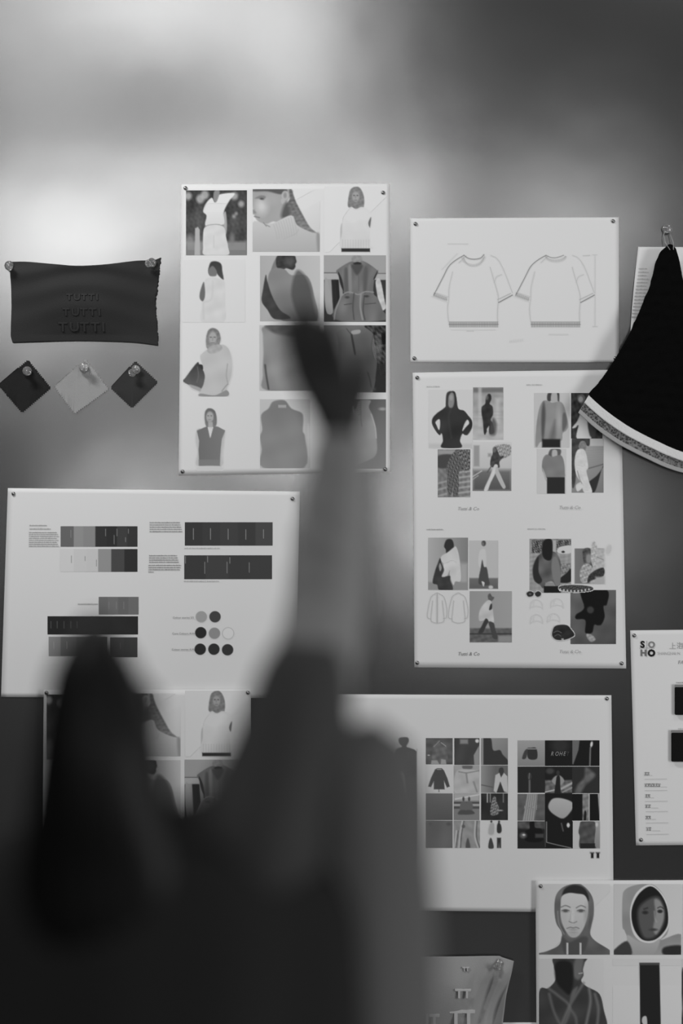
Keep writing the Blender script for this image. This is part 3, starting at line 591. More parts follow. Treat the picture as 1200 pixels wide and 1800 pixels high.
q = G(845, 1297, 892, 1344, 125); q.grad(865, 1297, 892, 1330, 130, 110).poly([(848, 1297), (862, 1297), (866, 1318), (878, 1318), (883, 1326), (892, 1336), (892, 1344), (848, 1344)], 52, 2).rect(845, 1297, 849, 1344, 128, 2); q.build(pG)
q = G(748, 1345, 795, 1392, RG - 4); q.poly([(764, 1352), (768, 1350), (776, 1350), (780, 1354), (786, 1368), (790, 1382), (785, 1384), (780, 1372), (781, 1387), (762, 1387), (762, 1373), (757, 1383), (752, 1382), (757, 1367)], 68, 1.2, sm=False).line([(771, 1387), (771, 1392)], 1.4, 80).line([(768, 1352), (775, 1352)], 1, 150); q.build(pG)
q = G(797, 1345, 842, 1393, 140); q.noise(7, .2, 5).poly([(813, 1345), (829, 1345), (828, 1351), (814, 1351)], 92, 2).poly([(799, 1362), (808, 1352), (834, 1353), (842, 1358), (842, 1393), (799, 1393)], 158, 2, tex=9, tsc=.22).line([(806, 1356), (818, 1358), (826, 1357), (842, 1354)], 1.5, 110, 2).line([(819, 1360), (821, 1375)], 2, 108, 3).line([(832, 1374), (838, 1392)], 2, 112, 3); q.build(pG)
q = G(845, 1345, 892, 1393, 112); q.grad(845, 1345, 870, 1345, 130, 92).line([(845, 1379), (865, 1383)], 1.6, 80, 1.5).poly([(877, 1350), (883, 1349), (885, 1358), (880, 1366), (876, 1358)], 58, 1.5).poly([(870, 1362), (877, 1358), (880, 1366), (885, 1358), (891, 1364), (892, 1393), (884, 1390), (878, 1374), (872, 1393), (867, 1390)], 168, 1.3, sm=False).poly([(879, 1374), (886, 1393), (872, 1393)], 54, 1.5, sm=False); q.build(pG)
q = G(748, 1394, 795, 1441, 82); q.grad(748, 1394, 748, 1441, 96, 78); q.build(pG)
q = G(797, 1394, 842, 1441, 112); q.rect(797, 1394, 842, 1407, 150, 3).line([(800, 1404), (842, 1396)], 2, 185, 2).rect(797, 1409, 842, 1412, 70, 1.5).rect(797, 1417, 842, 1421, 72, 1.5).rect(797, 1413, 842, 1416, 150, 1.5)
for x in (814, 824): q.ell(x, 1404, 2, 4, 68, 1.3).poly([(x - 5, 1412), (x, 1408), (x + 6, 1412), (x + 5, 1424), (x - 6, 1424)], 92, 1.5).poly([(x - 6, 1424), (x + 5, 1424), (x + 9, 1430), (x - 9, 1431)], 72, 2)
q.build(pG)
q = G(845, 1394, 892, 1441, 44); q.noise(6, .2, 9)
for x, t in ((855, 160), (860, 120), (883, 105)): q.rect(x, 1394, x + 2, 1410, t, 1.2)
q.poly([(865, 1403), (870, 1399), (872, 1408), (876, 1418), (875, 1430), (862, 1432), (862, 1418)], 105, 1.5, tex=34, tsc=1.3).ell(879, 1424, 4, 1.2, 150, 1.4); q.build(pG)
q = G(748, 1442, 795, 1490, 92); q.noise(5, .1, 3).ell(756, 1448, 3, 3, 78, 3).ell(788, 1448, 4, 3, 78, 3); q.build(pG)
q = G(797, 1442, 843, 1490, 130); q.noise(9, .3, 8)
for pts in ([(812, 1443), (808, 1465), (806, 1490)], [(802, 1460), (798, 1490)], [(835, 1443), (834, 1470), (840, 1490)]): q.line(pts, 2.5, 165, 2).line([(x + 3, y) for x, y in pts], 1.5, 84, 1.5)
q.poly([(820, 1475), (823, 1474), (826, 1490), (818, 1490)], 76, 2).ell(814, 1452, 3, 3, 84, 2); q.build(pG)
q = G(855, 1440, 884, 1492, RG - 2)
q.poly([(860, 1449), (864, 1446), (868, 1449), (867, 1465), (858, 1465)], 150, 1.4).ell(863, 1443.5, 1.8, 2.2, 60, 1.2).poly([(873, 1450), (876, 1445), (880, 1450), (881, 1460), (878, 1464), (873, 1462)], 48, 1.2).ell(876.5, 1444, 2, 2.4, 70, 1.2)
q.poly([(858, 1490), (859, 1478), (862, 1472), (865, 1478), (867, 1490)], 62, 1.2).poly([(873, 1472), (880, 1472), (880, 1490), (877, 1490), (876.5, 1480), (876, 1490), (873, 1490)], 48, 1.1, sm=False); q.build(pG)
# right grid
q = G(909, 1301, 957, 1346, 138); q.grad(909, 1301, 909, 1346, 140, 118).poly([(926, 1316), (932, 1314), (942, 1315), (943, 1333), (928, 1333)], 48, 1.4).poly([(917, 1333), (921, 1320), (926, 1317), (924, 1332)], 60, 1.4).line([(927, 1316), (942, 1316)], 1.2, 150); q.build(pG)
q = G(957, 1301, 1005, 1346, 26); q.ell(984, 1310, 16, 14, 52, 12, .7); q.build(pG)
for i_, ch_ in enumerate('ROHE'): text(pG, ch_, 967 + i_ * 7.3, 1328, 10.5, 128, RG, shear=.3, stretch=.75)
text(pG, 'T', 995, 1328, 10, 70, RG, shear=.3, stretch=.6)
q = G(1005, 1301, 1053, 1346, 24); q.poly([(1005, 1301), (1018, 1301), (1016, 1318), (1007, 1343), (1005, 1343)], 92, 1.6, sm=False).line([(1037, 1314), (1036, 1346)], 2.6, 98, 1.4).ell(1039, 1308, 2.2, 5, 190, 1.6, 1, .2); q.build(pG)
q = G(909, 1347, 957, 1393, 38); q.line([(930, 1371), (930, 1393)], 3.2, 92, 1.6).ell(930, 1364, 3.5, 6, 58, 2).line([(930, 1359), (929, 1368)], 1, 120, 1.5); q.build(pG)
q = G(957, 1347, 1005, 1395, 30); q.rect(957, 1371, 1005, 1393, 92, 3, tex=18, tsc=.5).line([(957, 1392), (974, 1388)], 2, 170, 1.5).line([(986, 1386), (1005, 1376)], 4, 150, 2.5).line([(988, 1392), (1005, 1384)], 2, 140, 2).ell(966, 1355, 7, 5, 70, 4, .8)
q.poly([(969, 1372), (975, 1364), (984, 1363), (991, 1372), (984, 1380), (974, 1378)], 130, 2).poly([(978, 1364), (983, 1364), (984, 1380), (984, 1396), (974, 1396), (976, 1376)], 34, 1.4).ell(980, 1358, 3, 4, 50, 1.4); q.build(pG)
q = G(1005, 1347, 1053, 1394, 42); q.poly([(1028, 1349), (1036, 1352), (1046, 1362), (1038, 1372), (1028, 1380), (1020, 1394), (1010, 1394), (1014, 1380), (1026, 1366)], 86, 5, tex=8, tsc=.4); q.build(pG)
q = G(909, 1395, 957, 1442, 84); q.noise(8, .3, 5).poly([(926, 1395), (944, 1395), (942, 1420), (938, 1442), (918, 1442), (922, 1420)], 140, 2, sm=False)
for k in range(5): q.line([(929 + k * 3.4, 1396), (922 + k * 4, 1441)], 1.1, 100, 1.3)
q.build(pG)
for i_, ch_ in enumerate('ROHE'): text(pG, ch_, 920 + i_ * 7.0, 1422, 9, 150, RG, stretch=.55)
q = G(957, 1395, 1005, 1443, 26); q.poly([(964, 1412), (972, 1403), (988, 1403), (1005, 1410), (1005, 1422), (990, 1438), (974, 1432), (964, 1422)], 158, 2.2, tone2=140); q.build(pG)
q = G(1005, 1395, 1053, 1442, 22); q.rect(1023, 1395, 1035, 1442, 112, 1.5, tex=14, tsc=.5).rect(1034, 1395, 1035.5, 1442, 170, 1.2).poly([(1050, 1395), (1053, 1395), (1053, 1440)], 150, 1.4, sm=False).poly([(1026, 1428), (1028, 1424), (1030, 1430), (1029, 1442), (1025, 1442)], 28, 1.4); q.build(pG)
q = G(909, 1443, 957, 1491, 34); q.rect(909, 1443, 957, 1456, 76, 4, tex=14, tsc=.4).poly([(930, 1445), (938, 1444), (940, 1454), (952, 1458), (952, 1478), (924, 1478), (922, 1462), (930, 1456)], 22, 2).ell(919, 1468, 6, 5, 100, 4, .8).ell(920, 1467, 2.4, 1.6, 190, 2).rect(940, 1465, 955, 1472, 62, 3); q.build(pG)
q = G(957, 1443, 1006, 1491, 26); q.line([(960, 1444), (960, 1480), (980, 1485), (1003, 1490)], 1.4, 120, 1.2, 1, False).line([(957, 1444), (957.5, 1488)], 1, 100).ell(998, 1450, 2.6, 4, 200, 1.6).line([(986, 1447), (989, 1460)], 2, 84, 2); q.build(pG)
q = G(1006, 1443, 1054, 1491, RG - 14); q.rect(1042, 1443, 1054, 1491, 140, 3, tone2=118, ax=(0, 1443, 0, 1491)).poly([(1020, 1444), (1028, 1443), (1044, 1444), (1046, 1456), (1045, 1468), (1044, 1484), (1046, 1491), (1019, 1491), (1018, 1470), (1016, 1462), (1018, 1450)], 70, 1.5, tex=7, tsc=.4).rect(1019, 1482, 1045, 1491, 34, 2).ell(1048, 1449, 2.4, 4, 182, 2, .8); q.build(pG)
q = G(1034, 1495, 1056, 1512, RG)
for x in (1036, 1046): q.rect(x, 1497, x + 8, 1500, 110, 1.2).rect(x + 2, 1499, x + 6.5, 1508, 26, 1.2)
q.build(pG, 'trousers_picture')
q = Pic(690, 1293, 735, 1522, RG, RG, step=1.3)
q.poly([(700, 1300), (704, 1296), (716, 1296), (718, 1303), (714, 1312), (722, 1315), (731, 1320), (732, 1335), (731, 1520), (716, 1520), (712, 1370), (694, 1356), (693, 1330), (696, 1317), (706, 1312), (702, 1307)], 74, 1.6, sm=True, tex=4, tsc=.15); q.build(pG, 'cutout_figure')

# ------------------------------------------------------------------ portrait poster, bottom right
pH = poster([(940, 1546), (1330, 1545), (1334, 2060), (943, 2058)], 'poster of hooded portrait photographs, in the lower right corner', seed=7, base=.0115, amp=.003)
RH = 160
q = Pic(946, 1552, 1070, 1676, 154, RH, step=1.0); q.grad(946, 1552, 1070, 1676, 152, 162)
q.poly([(1006, 1552), (1018, 1552), (1032, 1563), (1041, 1580), (1042, 1605), (1038, 1625), (1036, 1640), (1045, 1652), (1070, 1668), (1070, 1676), (946, 1676), (960, 1670), (980, 1660), (986, 1645), (985, 1635), (976, 1620), (973, 1595), (976, 1572), (988, 1558)], 84, 1.6, tex=6, tsc=.15, tone2=72)
q.poly([(990, 1562), (1005, 1554), (1022, 1557), (1031, 1568), (1033, 1582), (1022, 1572), (1000, 1570), (986, 1580)], 34, 3)
q.poly([(984, 1590), (986, 1574), (998, 1568), (1012, 1569), (1026, 1572), (1032, 1586), (1031, 1608), (1025, 1628), (1016, 1642), (1007, 1646), (998, 1642), (988, 1625), (984, 1608)], 156, 2, tone2=140)
q.ell(990, 1608, 5, 12, 138, 6, .5).ell(1029, 1606, 4, 16, 120, 5, .6).ell(1006, 1640, 9, 5, 128, 6, .5)
for sx in (-1, 1):
    cx = 1006 + sx * 13.5
    q.line([(cx - 8, 1593 + (1 if sx > 0 else 0)), (cx, 1590), (cx + 8, 1593)], 1.8, 92, 1.6).ell(cx, 1599.5, 7, 3.2, 112, 3, .8).ell(cx, 1599.5, 4, 2, 70, 1.4).line([(cx - 6.5, 1599), (cx, 1597), (cx + 6.5, 1599)], 1, 58, 1.2)
q.line([(1003, 1600), (1001, 1612), (999, 1617)], 1.6, 128, 2.5, .7).line([(999, 1618), (1004, 1620), (1008, 1620), (1012, 1618)], 1.6, 100, 1.8).ell(1005, 1608, 2.4, 10, 168, 3, .6)
q.line([(995, 1630), (1001, 1628), (1006, 1629), (1011, 1628), (1016, 1630)], 1.6, 92, 1.6).ell(1006, 1632, 7, 2, 122, 2, .8).ell(1006, 1637, 6, 1.2, 118, 2, .6)
q.poly([(986, 1645), (998, 1654), (1010, 1650), (1024, 1644), (1032, 1650), (1020, 1676), (992, 1676)], 58, 4, .8).rect(994, 1655, 997.5, 1676, 150, 1.2).rect(1017, 1655, 1020.5, 1676, 150, 1.2).line([(979, 1600), (981, 1622), (990, 1640)], 1.4, 112, 2); q.build(pH)
q = Pic(1077, 1552, 1195, 1676, 152, RH, step=1.0); q.grad(1077, 1552, 1195, 1676, 148, 158)
q.poly([(1096, 1563), (1115, 1554), (1142, 1552), (1160, 1566), (1172, 1590), (1174, 1620), (1170, 1640), (1160, 1650), (1195, 1640), (1195, 1676), (1077, 1676), (1078, 1668), (1100, 1652), (1096, 1634), (1092, 1625), (1092, 1580)], 112, 1.8, tex=5, tsc=.12)
q.poly([(1140, 1553), (1160, 1567), (1172, 1590), (1174, 1622), (1166, 1640), (1150, 1654), (1128, 1654), (1112, 1640), (1106, 1615), (1107, 1590), (1118, 1566)], 172, 1.6).poly([(1141, 1556), (1158, 1568), (1170, 1592), (1172, 1620), (1164, 1637), (1148, 1650), (1128, 1650), (1114, 1634), (1108, 1612), (1110, 1590), (1122, 1568)], 22, 1.8)
q.poly([(1132, 1582), (1150, 1574), (1160, 1580), (1166, 1600), (1164, 1622), (1152, 1642), (1140, 1648), (1128, 1644), (1120, 1620), (1120, 1596)], 66, 7).poly([(1148, 1580), (1158, 1582), (1165, 1600), (1163, 1620), (1152, 1640), (1146, 1630), (1150, 1605)], 108, 4)
q.line([(1154, 1594), (1159, 1592), (1164, 1595)], 1.6, 44, 1.6).ell(1158, 1600, 4.5, 3, 36, 2).line([(1130, 1596), (1136, 1594)], 2, 36, 3).ell(1132, 1602, 5, 3, 34, 3).line([(1148, 1600), (1149, 1612), (1152, 1618)], 2, 130, 3, .6).ell(1146, 1632, 7, 2.2, 48, 2.5)
q.poly([(1100, 1642), (1120, 1652), (1142, 1656), (1158, 1648), (1146, 1676), (1112, 1676)], 134, 3, tone2=118).poly([(1077, 1668), (1100, 1652), (1108, 1676), (1077, 1676)], 48, 3).poly([(1165, 1663), (1195, 1660), (1195, 1676), (1165, 1676)], 34, 4); q.build(pH)
q = Pic(946, 1683, 1066, 1830, 156, RH, step=1.0); q.grad(946, 1683, 1066, 1683, 150, 158)
q.poly([(974, 1680), (1027, 1680), (1026, 1690), (1023, 1702), (1024, 1712), (1020, 1722), (1030, 1732), (1052, 1745), (1060, 1775), (1066, 1800), (1066, 1830), (946, 1830), (946, 1742), (962, 1735), (974, 1722), (975, 1708), (972, 1696)], 48, 1.8, tex=5, tsc=.1)
q.poly([(1010, 1683), (1024, 1683), (1022, 1702), (1022, 1712), (1014, 1720), (1006, 1710)], 90, 5, .8).line([(1016, 1709), (1022, 1708)], 1.4, 150, 1.6).poly([(976, 1690), (1002, 1690), (1006, 1722), (1000, 1745), (990, 1740), (976, 1722)], 24, 5)
for pts, t in (([(964, 1736), (980, 1748), (1000, 1768), (990, 1800)], 88), ([(1024, 1726), (1012, 1745), (1000, 1765), (985, 1800)], 94), ([(1034, 1736), (1036, 1760), (1028, 1800)], 104), ([(1044, 1745), (1050, 1770), (1048, 1800)], 96), ([(964, 1745), (972, 1775), (984, 1800)], 86), ([(1000, 1770), (1010, 1785), (1012, 1800)], 84)): q.line(pts, 4, t, 5, .8)
q.poly([(1004, 1740), (1014, 1732), (1008, 1752), (1000, 1760)], 78, 4); q.build(pH)
q = Pic(1075, 1683, 1195, 1830, 168, RH, step=1.2); q.grad(1075, 1683, 1075, 1830, 156, 176).poly([(1122, 1690), (1157, 1690), (1160, 1830), (1124, 1830), (1123, 1792)], 26, 1.4, sm=False).rect(1122, 1690, 1157, 1694, 58, 2)
q.poly([(1127, 1786), (1134, 1784), (1135, 1800), (1127, 1796)], 150, 1.5); q.build(pH)
q = Pic(1197, 1552, 1320, 1676, 150, RH, step=2.5); q.ell(1258, 1610, 36, 44, 70, 3); q.build(pH)
q = Pic(1196, 1683, 1320, 1830, 150, RH, step=2.0); q.poly([(1197, 1700), (1240, 1690), (1300, 1700), (1310, 1830), (1200, 1830), (1197, 1770)], 44, 2); q.build(pH)

# ------------------------------------------------------------------ fabric supplier sheet, right
pI = poster([(1107, 1108), (1470, 1104), (1480, 1482), (1117, 1486)], 'white sheet with a four-letter logo and two black fabric cards, cut by the right edge', seed=8, amp=.002)
RI = 200
text(pI, 'S', 1125, 1138, 16, 30, RI, bold=.7); text(pI, 'O', 1138.5, 1138, 15, 118, RI, bold=.5)
text(pI, 'H', 1125, 1152.5, 15, 100, RI, bold=.7); text(pI, 'O', 1138, 1153, 15.5, 28, RI, bold=1.0)
q = Pic(1123, 1124, 1151, 1156, RI, RI, step=.7); q.line([(1136.3, 1127), (1136.3, 1154)], .8, 120).line([(1124, 1139), (1149, 1139)], .8, 118).line([(1145, 1141), (1141, 1143)], 1, 90); q.build(pI, 'logo_cross')
def glyph(px, py, strokes, sc, tone):
    q = Pic(px - 1, py - 1, px + 10 * sc + 1, py + 10 * sc + 1, RI, RI, step=.6)
    for st in strokes: q.line([(px + x * sc, py + y * sc) for x, y in st], .9, tone, 1.0, 1, False)
    q.build(pI, 'lettering')
glyph(1176, 1130, [[(5, 0), (5, 9)], [(5, 4), (8.6, 4)], [(.5, 9), (9.6, 9)]], 1.1, 120)
glyph(1189, 1129, [[(.6, 1), (2, 2)], [(.3, 4), (1.6, 5)], [(.4, 9), (2, 6.4)], [(4.2, .2), (3.2, 2.5)], [(3.6, 1.7), (9.4, 1.7)], [(4.2, 3.4), (8.6, 3.4)], [(8.6, 3.4), (8.2, 9)], [(8.2, 9), (3.4, 9)], [(4.2, 3.4), (3.4, 9)], [(2.6, 6.1), (9.6, 6.1)]], 1.15, 115)
text(pI, 'SHANGHAI N', 1155, 1151, 7.6, 158, RI, stretch=.86); text(pI, 'FA', 1191, 1167, 9, 125, RI, shear=.1)
bars(pI, [(1188, 1200, 1230)], RI, 130); bars(pI, [(1192, 1281, 1230)], RI, 160)
for i, (y, wd) in enumerate(((1356, 9), (1376, 27), (1395, 9), (1413, 9), (1433, 9), (1453, 9))):
    q = Pic(1131, y - 2, 1176, y + 16, RI, RI, step=.7); rr = random.Random(i)
    x = 1133 + i * .6; e = x + wd
    while x < e:
        for (dx, dy) in ((0, 0), (2.2, 0), (0, 4), (2.2, 4), (1, 2)): q.ell(x + dx + rr.uniform(-.4, .4), y + 2 + dy, 1.2, 1.1, 118 + rr.uniform(-20, 20), 1)
        x += 4.6
    q.line([(e + 1, y + 7), (e + 3 + (i * 7) % 12, y + 7)], 1.2, 168); q.line([(1133 + i * .6, y + 13.5), (1171 + i * .6, y + 13)], .9, 160); q.build(pI, 'number_row')
def card(name, x0, y0, x1, y1, label, dep):
    P = []
    o = bpy.data.objects.new(name, None); COL.objects.link(o); o.location = W((x0 + x1) / 2, y1, 0); bpy.context.view_layer.update()
    me = boxmesh((x0 - 600) * S, (x1 - 600) * S, -dep - .005, -dep, ZC + (900 - y1) * S, ZC + (900 - y0) * S)
    bm = bmesh.new(); bm.from_mesh(me); bmesh.ops.bevel(bm, geom=bm.edges, offset=.0012, segments=2, affect='EDGES'); bmesh.ops.recalc_face_normals(bm, faces=bm.faces); bm.to_mesh(me); bm.free()
    me.transform(Matrix.Translation(-o.location)); f = link('swatch_fabric', me, mat('black_felt', .012, .95, .1, sheen=0, bump=('noise', 900, .6)), smooth=False); f.parent = o
    me = boxmesh((x0 - 600) * S, (x1 - 600) * S, -dep - .004, -dep, ZC + (900 - y0 - .2) * S, ZC + (900 - y0 + 4.0) * S); me.transform(Matrix.Translation(-o.location))
    h = link('card_header', me, mat('grey_card', .25, .7), smooth=False); h.parent = o
    tag(o, label, 'fabric swatch', 'black fabric cards on the logo sheet')
card('fabric_card', 1184.5, 1207, 1300, 1256, 'upper black fabric card on the white logo sheet', .006)
card('fabric_card', 1178.5, 1287, 1292, 1338, 'lower black fabric card on the white logo sheet', .006)

# ------------------------------------------------------------------ curved sheet with lines of text behind the black knit
pJ = poster([(1121, 434), (1420, 436), (1430, 700), (1104, 700)], 'curled white sheet of small text behind the hanging black knit', seed=9, amp=.004, name='text_sheet', cat='paper sheet', edge=lambda u, v: -(1 - u) * 5 * np.sin(math.pi * v), curl=.01)
for i in range(15): bars(pJ, [(1122 - i * .9, 473 + i * 6.1, 1136 - i * .3 + (i * 13 % 5))], 205, 160, step=.8)
pK = poster([(872, 1797), (1120, 1796), (1122, 2060), (870, 2062)], 'blank white sheet whose top edge just shows at the bottom, beside the portrait poster', seed=10, amp=.002, name='paper_sheet_low', cat='paper sheet')
pK['o'].name = 'blank_sheet'
# ------------------------------------------------------------------ tacks and push pins
tack_m = mat('nickel', .32, .35, metal=1.0); clear_m = mat('clear_plastic', .97, .03, trans=.88, ior=1.5, spec=.9); steel_m = mat('steel', .6, .25, metal=1.0)
dome = lathe([(0, .0030), (.0016, .0028), (.0031, .0019), (.0040, .0004), (.0041, 0), (.0034, -.0003), (0, -.0003)], 20)
spike = lathe([(.0005, .0), (.0005, -.004), (.0, -.006)], 8)
dome_o = None
def depth(p, px, py): return float(p['_surf'](np.array(float(px)), np.array(float(py)))) if p else 0
def tack(px, py, p, label):
    o = bpy.data.objects.new('thumb_tack', None); COL.objects.link(o); o.location = W(px, py, depth(p, px, py) - .0009); o.rotation_euler = (math.radians(90), 0, 0)
    for n, me in (('tack_head', dome), ('tack_point', spike)):
        c = bpy.data.objects.new(n, me); COL.objects.link(c); c.parent = o
    tag(o, label, 'thumb tack', 'flat metal tacks at the poster corners')
for me in (dome, spike):
    me.materials.append(tack_m); me.polygons.foreach_set('use_smooth', [True] * len(me.polygons))
A, B_, F_, E_, D_, G_, H_, I_ = 'the twelve-photograph poster', 'the T-shirt drawing sheet', 'the outfit collage poster', 'the colour strip poster', 'the lower knitwear poster', 'the poster of two small picture grids', 'the hooded portrait poster', 'the logo sheet with black cards'
for px, py, p, c, n in ((673, 339, pA, 'top right', A), (321, 829, pA, 'bottom left', A), (677, 825, pA, 'bottom right', A), (326, 331, pA, 'top left', A),
        (730, 394, pB, 'top left', B_), (1077, 389, pB, 'top right', B_), (728, 630, pB, 'bottom left', B_), (1081, 630, pB, 'bottom right', B_),
        (733, 664, pF, 'top left', F_), (733, 1165, pF, 'bottom left', F_), (1092, 1166, pF, 'bottom right', F_),
        (24, 868, pE, 'top left', E_), (514, 877, pE, 'top right', E_), (83, 1217, pD, 'top left', D_), (436, 1217, pD, 'top right', D_),
        (1066, 1228, pG, 'top right', G_), (949, 1556, pH, 'top left', H_), (1114, 1117, pI, 'top left', I_), (1126, 1476, pI, 'bottom left', I_)):
    tack(px, py, p, 'round metal tack at the %s corner of %s' % (c, n))
body_me = lathe([(0, .0225), (.0052, .0222), (.0062, .0210), (.0064, .0195), (.0058, .0180), (.0044, .0165), (.0036, .0140), (.0034, .0110), (.0040, .0085), (.0058, .0065), (.0074, .0050), (.0076, .0036), (.0070, .0026), (0, .0024)], 10)
body_me.materials.append(clear_m)
ndl = lathe([(.0006, .016), (.0006, -.004), (0, -.008)], 8); ndl.materials.append(steel_m)
def pin(px, py, dep, tilt, label):
    o = bpy.data.objects.new('push_pin', None); COL.objects.link(o); o.location = W(px, py, -dep)
    o.rotation_euler = (math.radians(90 + tilt[0]), math.radians(tilt[1]), math.radians(tilt[2] if len(tilt) > 2 else 0))
    for n, me in (('pin_body', body_me), ('pin_needle', ndl)):
        c = bpy.data.objects.new(n, me); COL.objects.link(c); c.parent = o
    o.scale = (1.3, 1.3, 1.15)
    tag(o, label, 'push pin', 'clear plastic push pins')
pin(17, 467, .006, (12, 0, 6), 'clear push pin in the top left corner of the large dark cloth')
pin(268, 462, .006, (10, 0, -14), 'clear push pin in the top right corner of the large dark cloth')
pin(48, 652, .004, (8, 0, 10), 'clear push pin holding the small black diamond swatch')
pin(148, 649, .004, (-14, 0, 8), 'clear push pin holding the pale diamond swatch')
pin(241, 648, .004, (26, 0, -24), 'clear push pin holding the small grey diamond swatch')
pin(1170, 402, .002, (8, 0, 5), 'clear push pin carrying the loop of the hanging black knit')
pin(877, 1690, .010, (14, 0, -16), 'clear push pin in the corner of the pale embossed cloth, near the bottom')

# ------------------------------------------------------------------ cloth pieces
def cloth_bilinear(L, R, T, B, n, m):
    """boundary curves in pixels (each cr-sampled) -> Coons patch grid"""
    def rs(c, k):
        c = np.array(c); d = np.r_[0, np.cumsum(np.linalg.norm(np.diff(c, axis=0), axis=1))]; t = np.linspace(0, d[-1], k)
        return np.stack([np.interp(t, d, c[:, 0]), np.interp(t, d, c[:, 1])], -1)
    T, B = rs(cr(T, 8, False), n), rs(cr(B, 8, False), n); L, R = rs(cr(L, 8, False), m), rs(cr(R, 8, False), m)
    u = np.linspace(0, 1, n)[None, :, None]; v = np.linspace(0, 1, m)[:, None, None]
    P = (1 - v) * T[None] + v * B[None] + (1 - u) * L[:, None] + u * R[:, None] - ((1 - u) * (1 - v) * T[0] + u * (1 - v) * T[-1] + (1 - u) * v * B[0] + u * v * B[-1])
    return P, u[..., 0], v[..., 0]
def cloth_obj(name, P2, yy, m, c, t=.0015, rough=None):
    P = np.stack([(P2[..., 0] - 600) * S, yy, ZC + (900 - P2[..., 1]) * S], -1)
    me = grid_mesh(P); me.transform(Matrix.Translation(-Vector(c))); o = link(name, me, m); o.location = c; solid(o, t); return o
rs_ = np.random.RandomState(3)
jit = lambda n, a: rs_.uniform(-a, a, n)
# large dark cloth
n_, m_ = 120, 80
P2, u, v = cloth_bilinear([(18, 461), (19, 480), (21, 530), (20, 580), (20, 592), (23, 603)], [(283, 453), (281, 472), (278, 500), (274, 530), (276, 565), (279, 608)],
                          [(18, 461), (50, 461), (100, 466), (140, 469), (190, 466), (240, 459), (268, 458), (283, 453)], [(23, 603), (80, 601), (140, 600), (200, 601), (240, 603), (279, 608)], n_, m_)
P2[:, -1, 0] += jit(m_, 1.3); P2[:, -2, 0] += jit(m_, .5)
dk = mat('dark_jersey', .022, .75, .35, sheen=.15, bump=('noise', 700, .3))
sag_f = lambda u, v: -(.008 + .010 * np.sin(math.pi * u) * (1 - v) + .012 * np.sin(math.pi * np.clip(v * 1.1, 0, 1)) * np.sin(math.pi * u) + .0035 * np.sin(v * 22 + 2.2 * np.cos(math.pi * (u - .5) * 2)) * np.exp(-3 * v) + .002 * smoothnoise(u * 9, v * 5, 4))
sag = sag_f(u, v)
cl = cloth_obj('jersey_cloth', P2, sag, dk, W(150, 605, -.01)); tag(cl, 'large dark rectangle of soft jersey with tonal embossed lettering, held by two clear pins', 'fabric sample')
def emboss(parent, s, px, py, size, dep, m, name='embossed_lettering', bold=.35, shear=0, stretch=1.15, ext=.0003, conform=None):
    c = bpy.data.curves.new('t', 'FONT'); c.body = s; c.size = size * S; c.offset = bold * S; c.extrude = ext; c.bevel_depth = ext * .8; c.bevel_resolution = 1; c.resolution_u = 2; c.space_character = 1.1; c.shear = shear
    t = bpy.data.objects.new('t', c); COL.objects.link(t); bpy.context.view_layer.update()
    me = bpy.data.meshes.new_from_object(t.evaluated_get(bpy.context.evaluated_depsgraph_get())); bpy.data.objects.remove(t); me.materials.clear()
    me.transform(Matrix.Diagonal((stretch, 1, 1, 1))); me.transform(Matrix.Rotation(math.radians(90), 4, 'X')); me.transform(Matrix.Translation(W(px, py, dep) - parent.location))
    if conform:
        for q_ in me.vertices:
            g = q_.co + parent.location; q_.co.y += float(conform(np.array((g.x / S + 600 - 20) / 258.), np.array((900 - (g.z - ZC) / S - 464) / 138.))) - .0012 - dep
    o = link(name, me, m, None, smooth=False); o.parent = parent; return o
em = mat('tonal_print', .034, .75, .35)
for s_, x_, y_, z_, w_ in (('TUTTI', 119, 529, 15, 1.1), ('TUTTI', 112, 556, 18, 1.1), ('TUTTI', 104, 583, 22, 1.15)):
    for k_, ch_ in enumerate(s_):
        xx_ = x_ + k_ * z_ * .86; uu = np.array((xx_ + 5 - 20) / 258.); vv = np.array((y_ - 5 - 464) / 138.)
        emboss(cl, ch_, xx_, y_, z_, float(sag_f(uu, vv)) - .0012, em, stretch=w_, conform=sag_f)
# pinked diamond swatches
def zig(a, b, amp=2.3, per=3.8):
    a, b = np.array(a, float), np.array(b, float); L = np.linalg.norm(b - a); k = max(2, int(L / per)); d = (b - a) / L; nrm = np.array([d[1], -d[0]]); out = []
    for i in range(k): out += [a + d * L * i / k, a + d * L * (i + .5) / k + nrm * amp]
    return out
def swatch(corners, m, label, c, fold=.0015, wear=0):
    out = []
    for i in range(4): out += zig(corners[i], corners[(i + 1) % 4])
    bm = bmesh.new(); vs = [bm.verts.new(((x - 600) * S, 0, ZC + (900 - y) * S)) for x, y in out]; f = bm.faces.new(vs)
    bmesh.ops.triangulate(bm, faces=[f], ngon_method='BEAUTY')
    cx, cz = (c[0] - 600) * S, ZC + (900 - c[1]) * S
    for q_ in bm.verts:
        dx, dz = q_.co.x - cx, q_.co.z - cz; q_.co.y = -(.0022 - dz * .04 + (.0 if wear == 0 else 0))
    bmesh.ops.recalc_face_normals(bm, faces=bm.faces)
    me = bpy.data.meshes.new('m'); bm.to_mesh(me); bm.free(); loc = W(c[0], corners[2][1], 0); me.transform(Matrix.Translation(-loc))
    o = link('fabric_swatch', me, m, smooth=False); o.location = loc; solid(o, .0008); tag(o, label, 'fabric swatch', 'small pinked fabric swatches'); return o
swatch([(-1, 677), (49, 634), (88, 682), (39, 724)], mat('black_wool', .02, .9, .2, bump=('noise', 800, .5)), 'small black diamond of pinked fabric, leftmost of the three swatches', (45, 680))
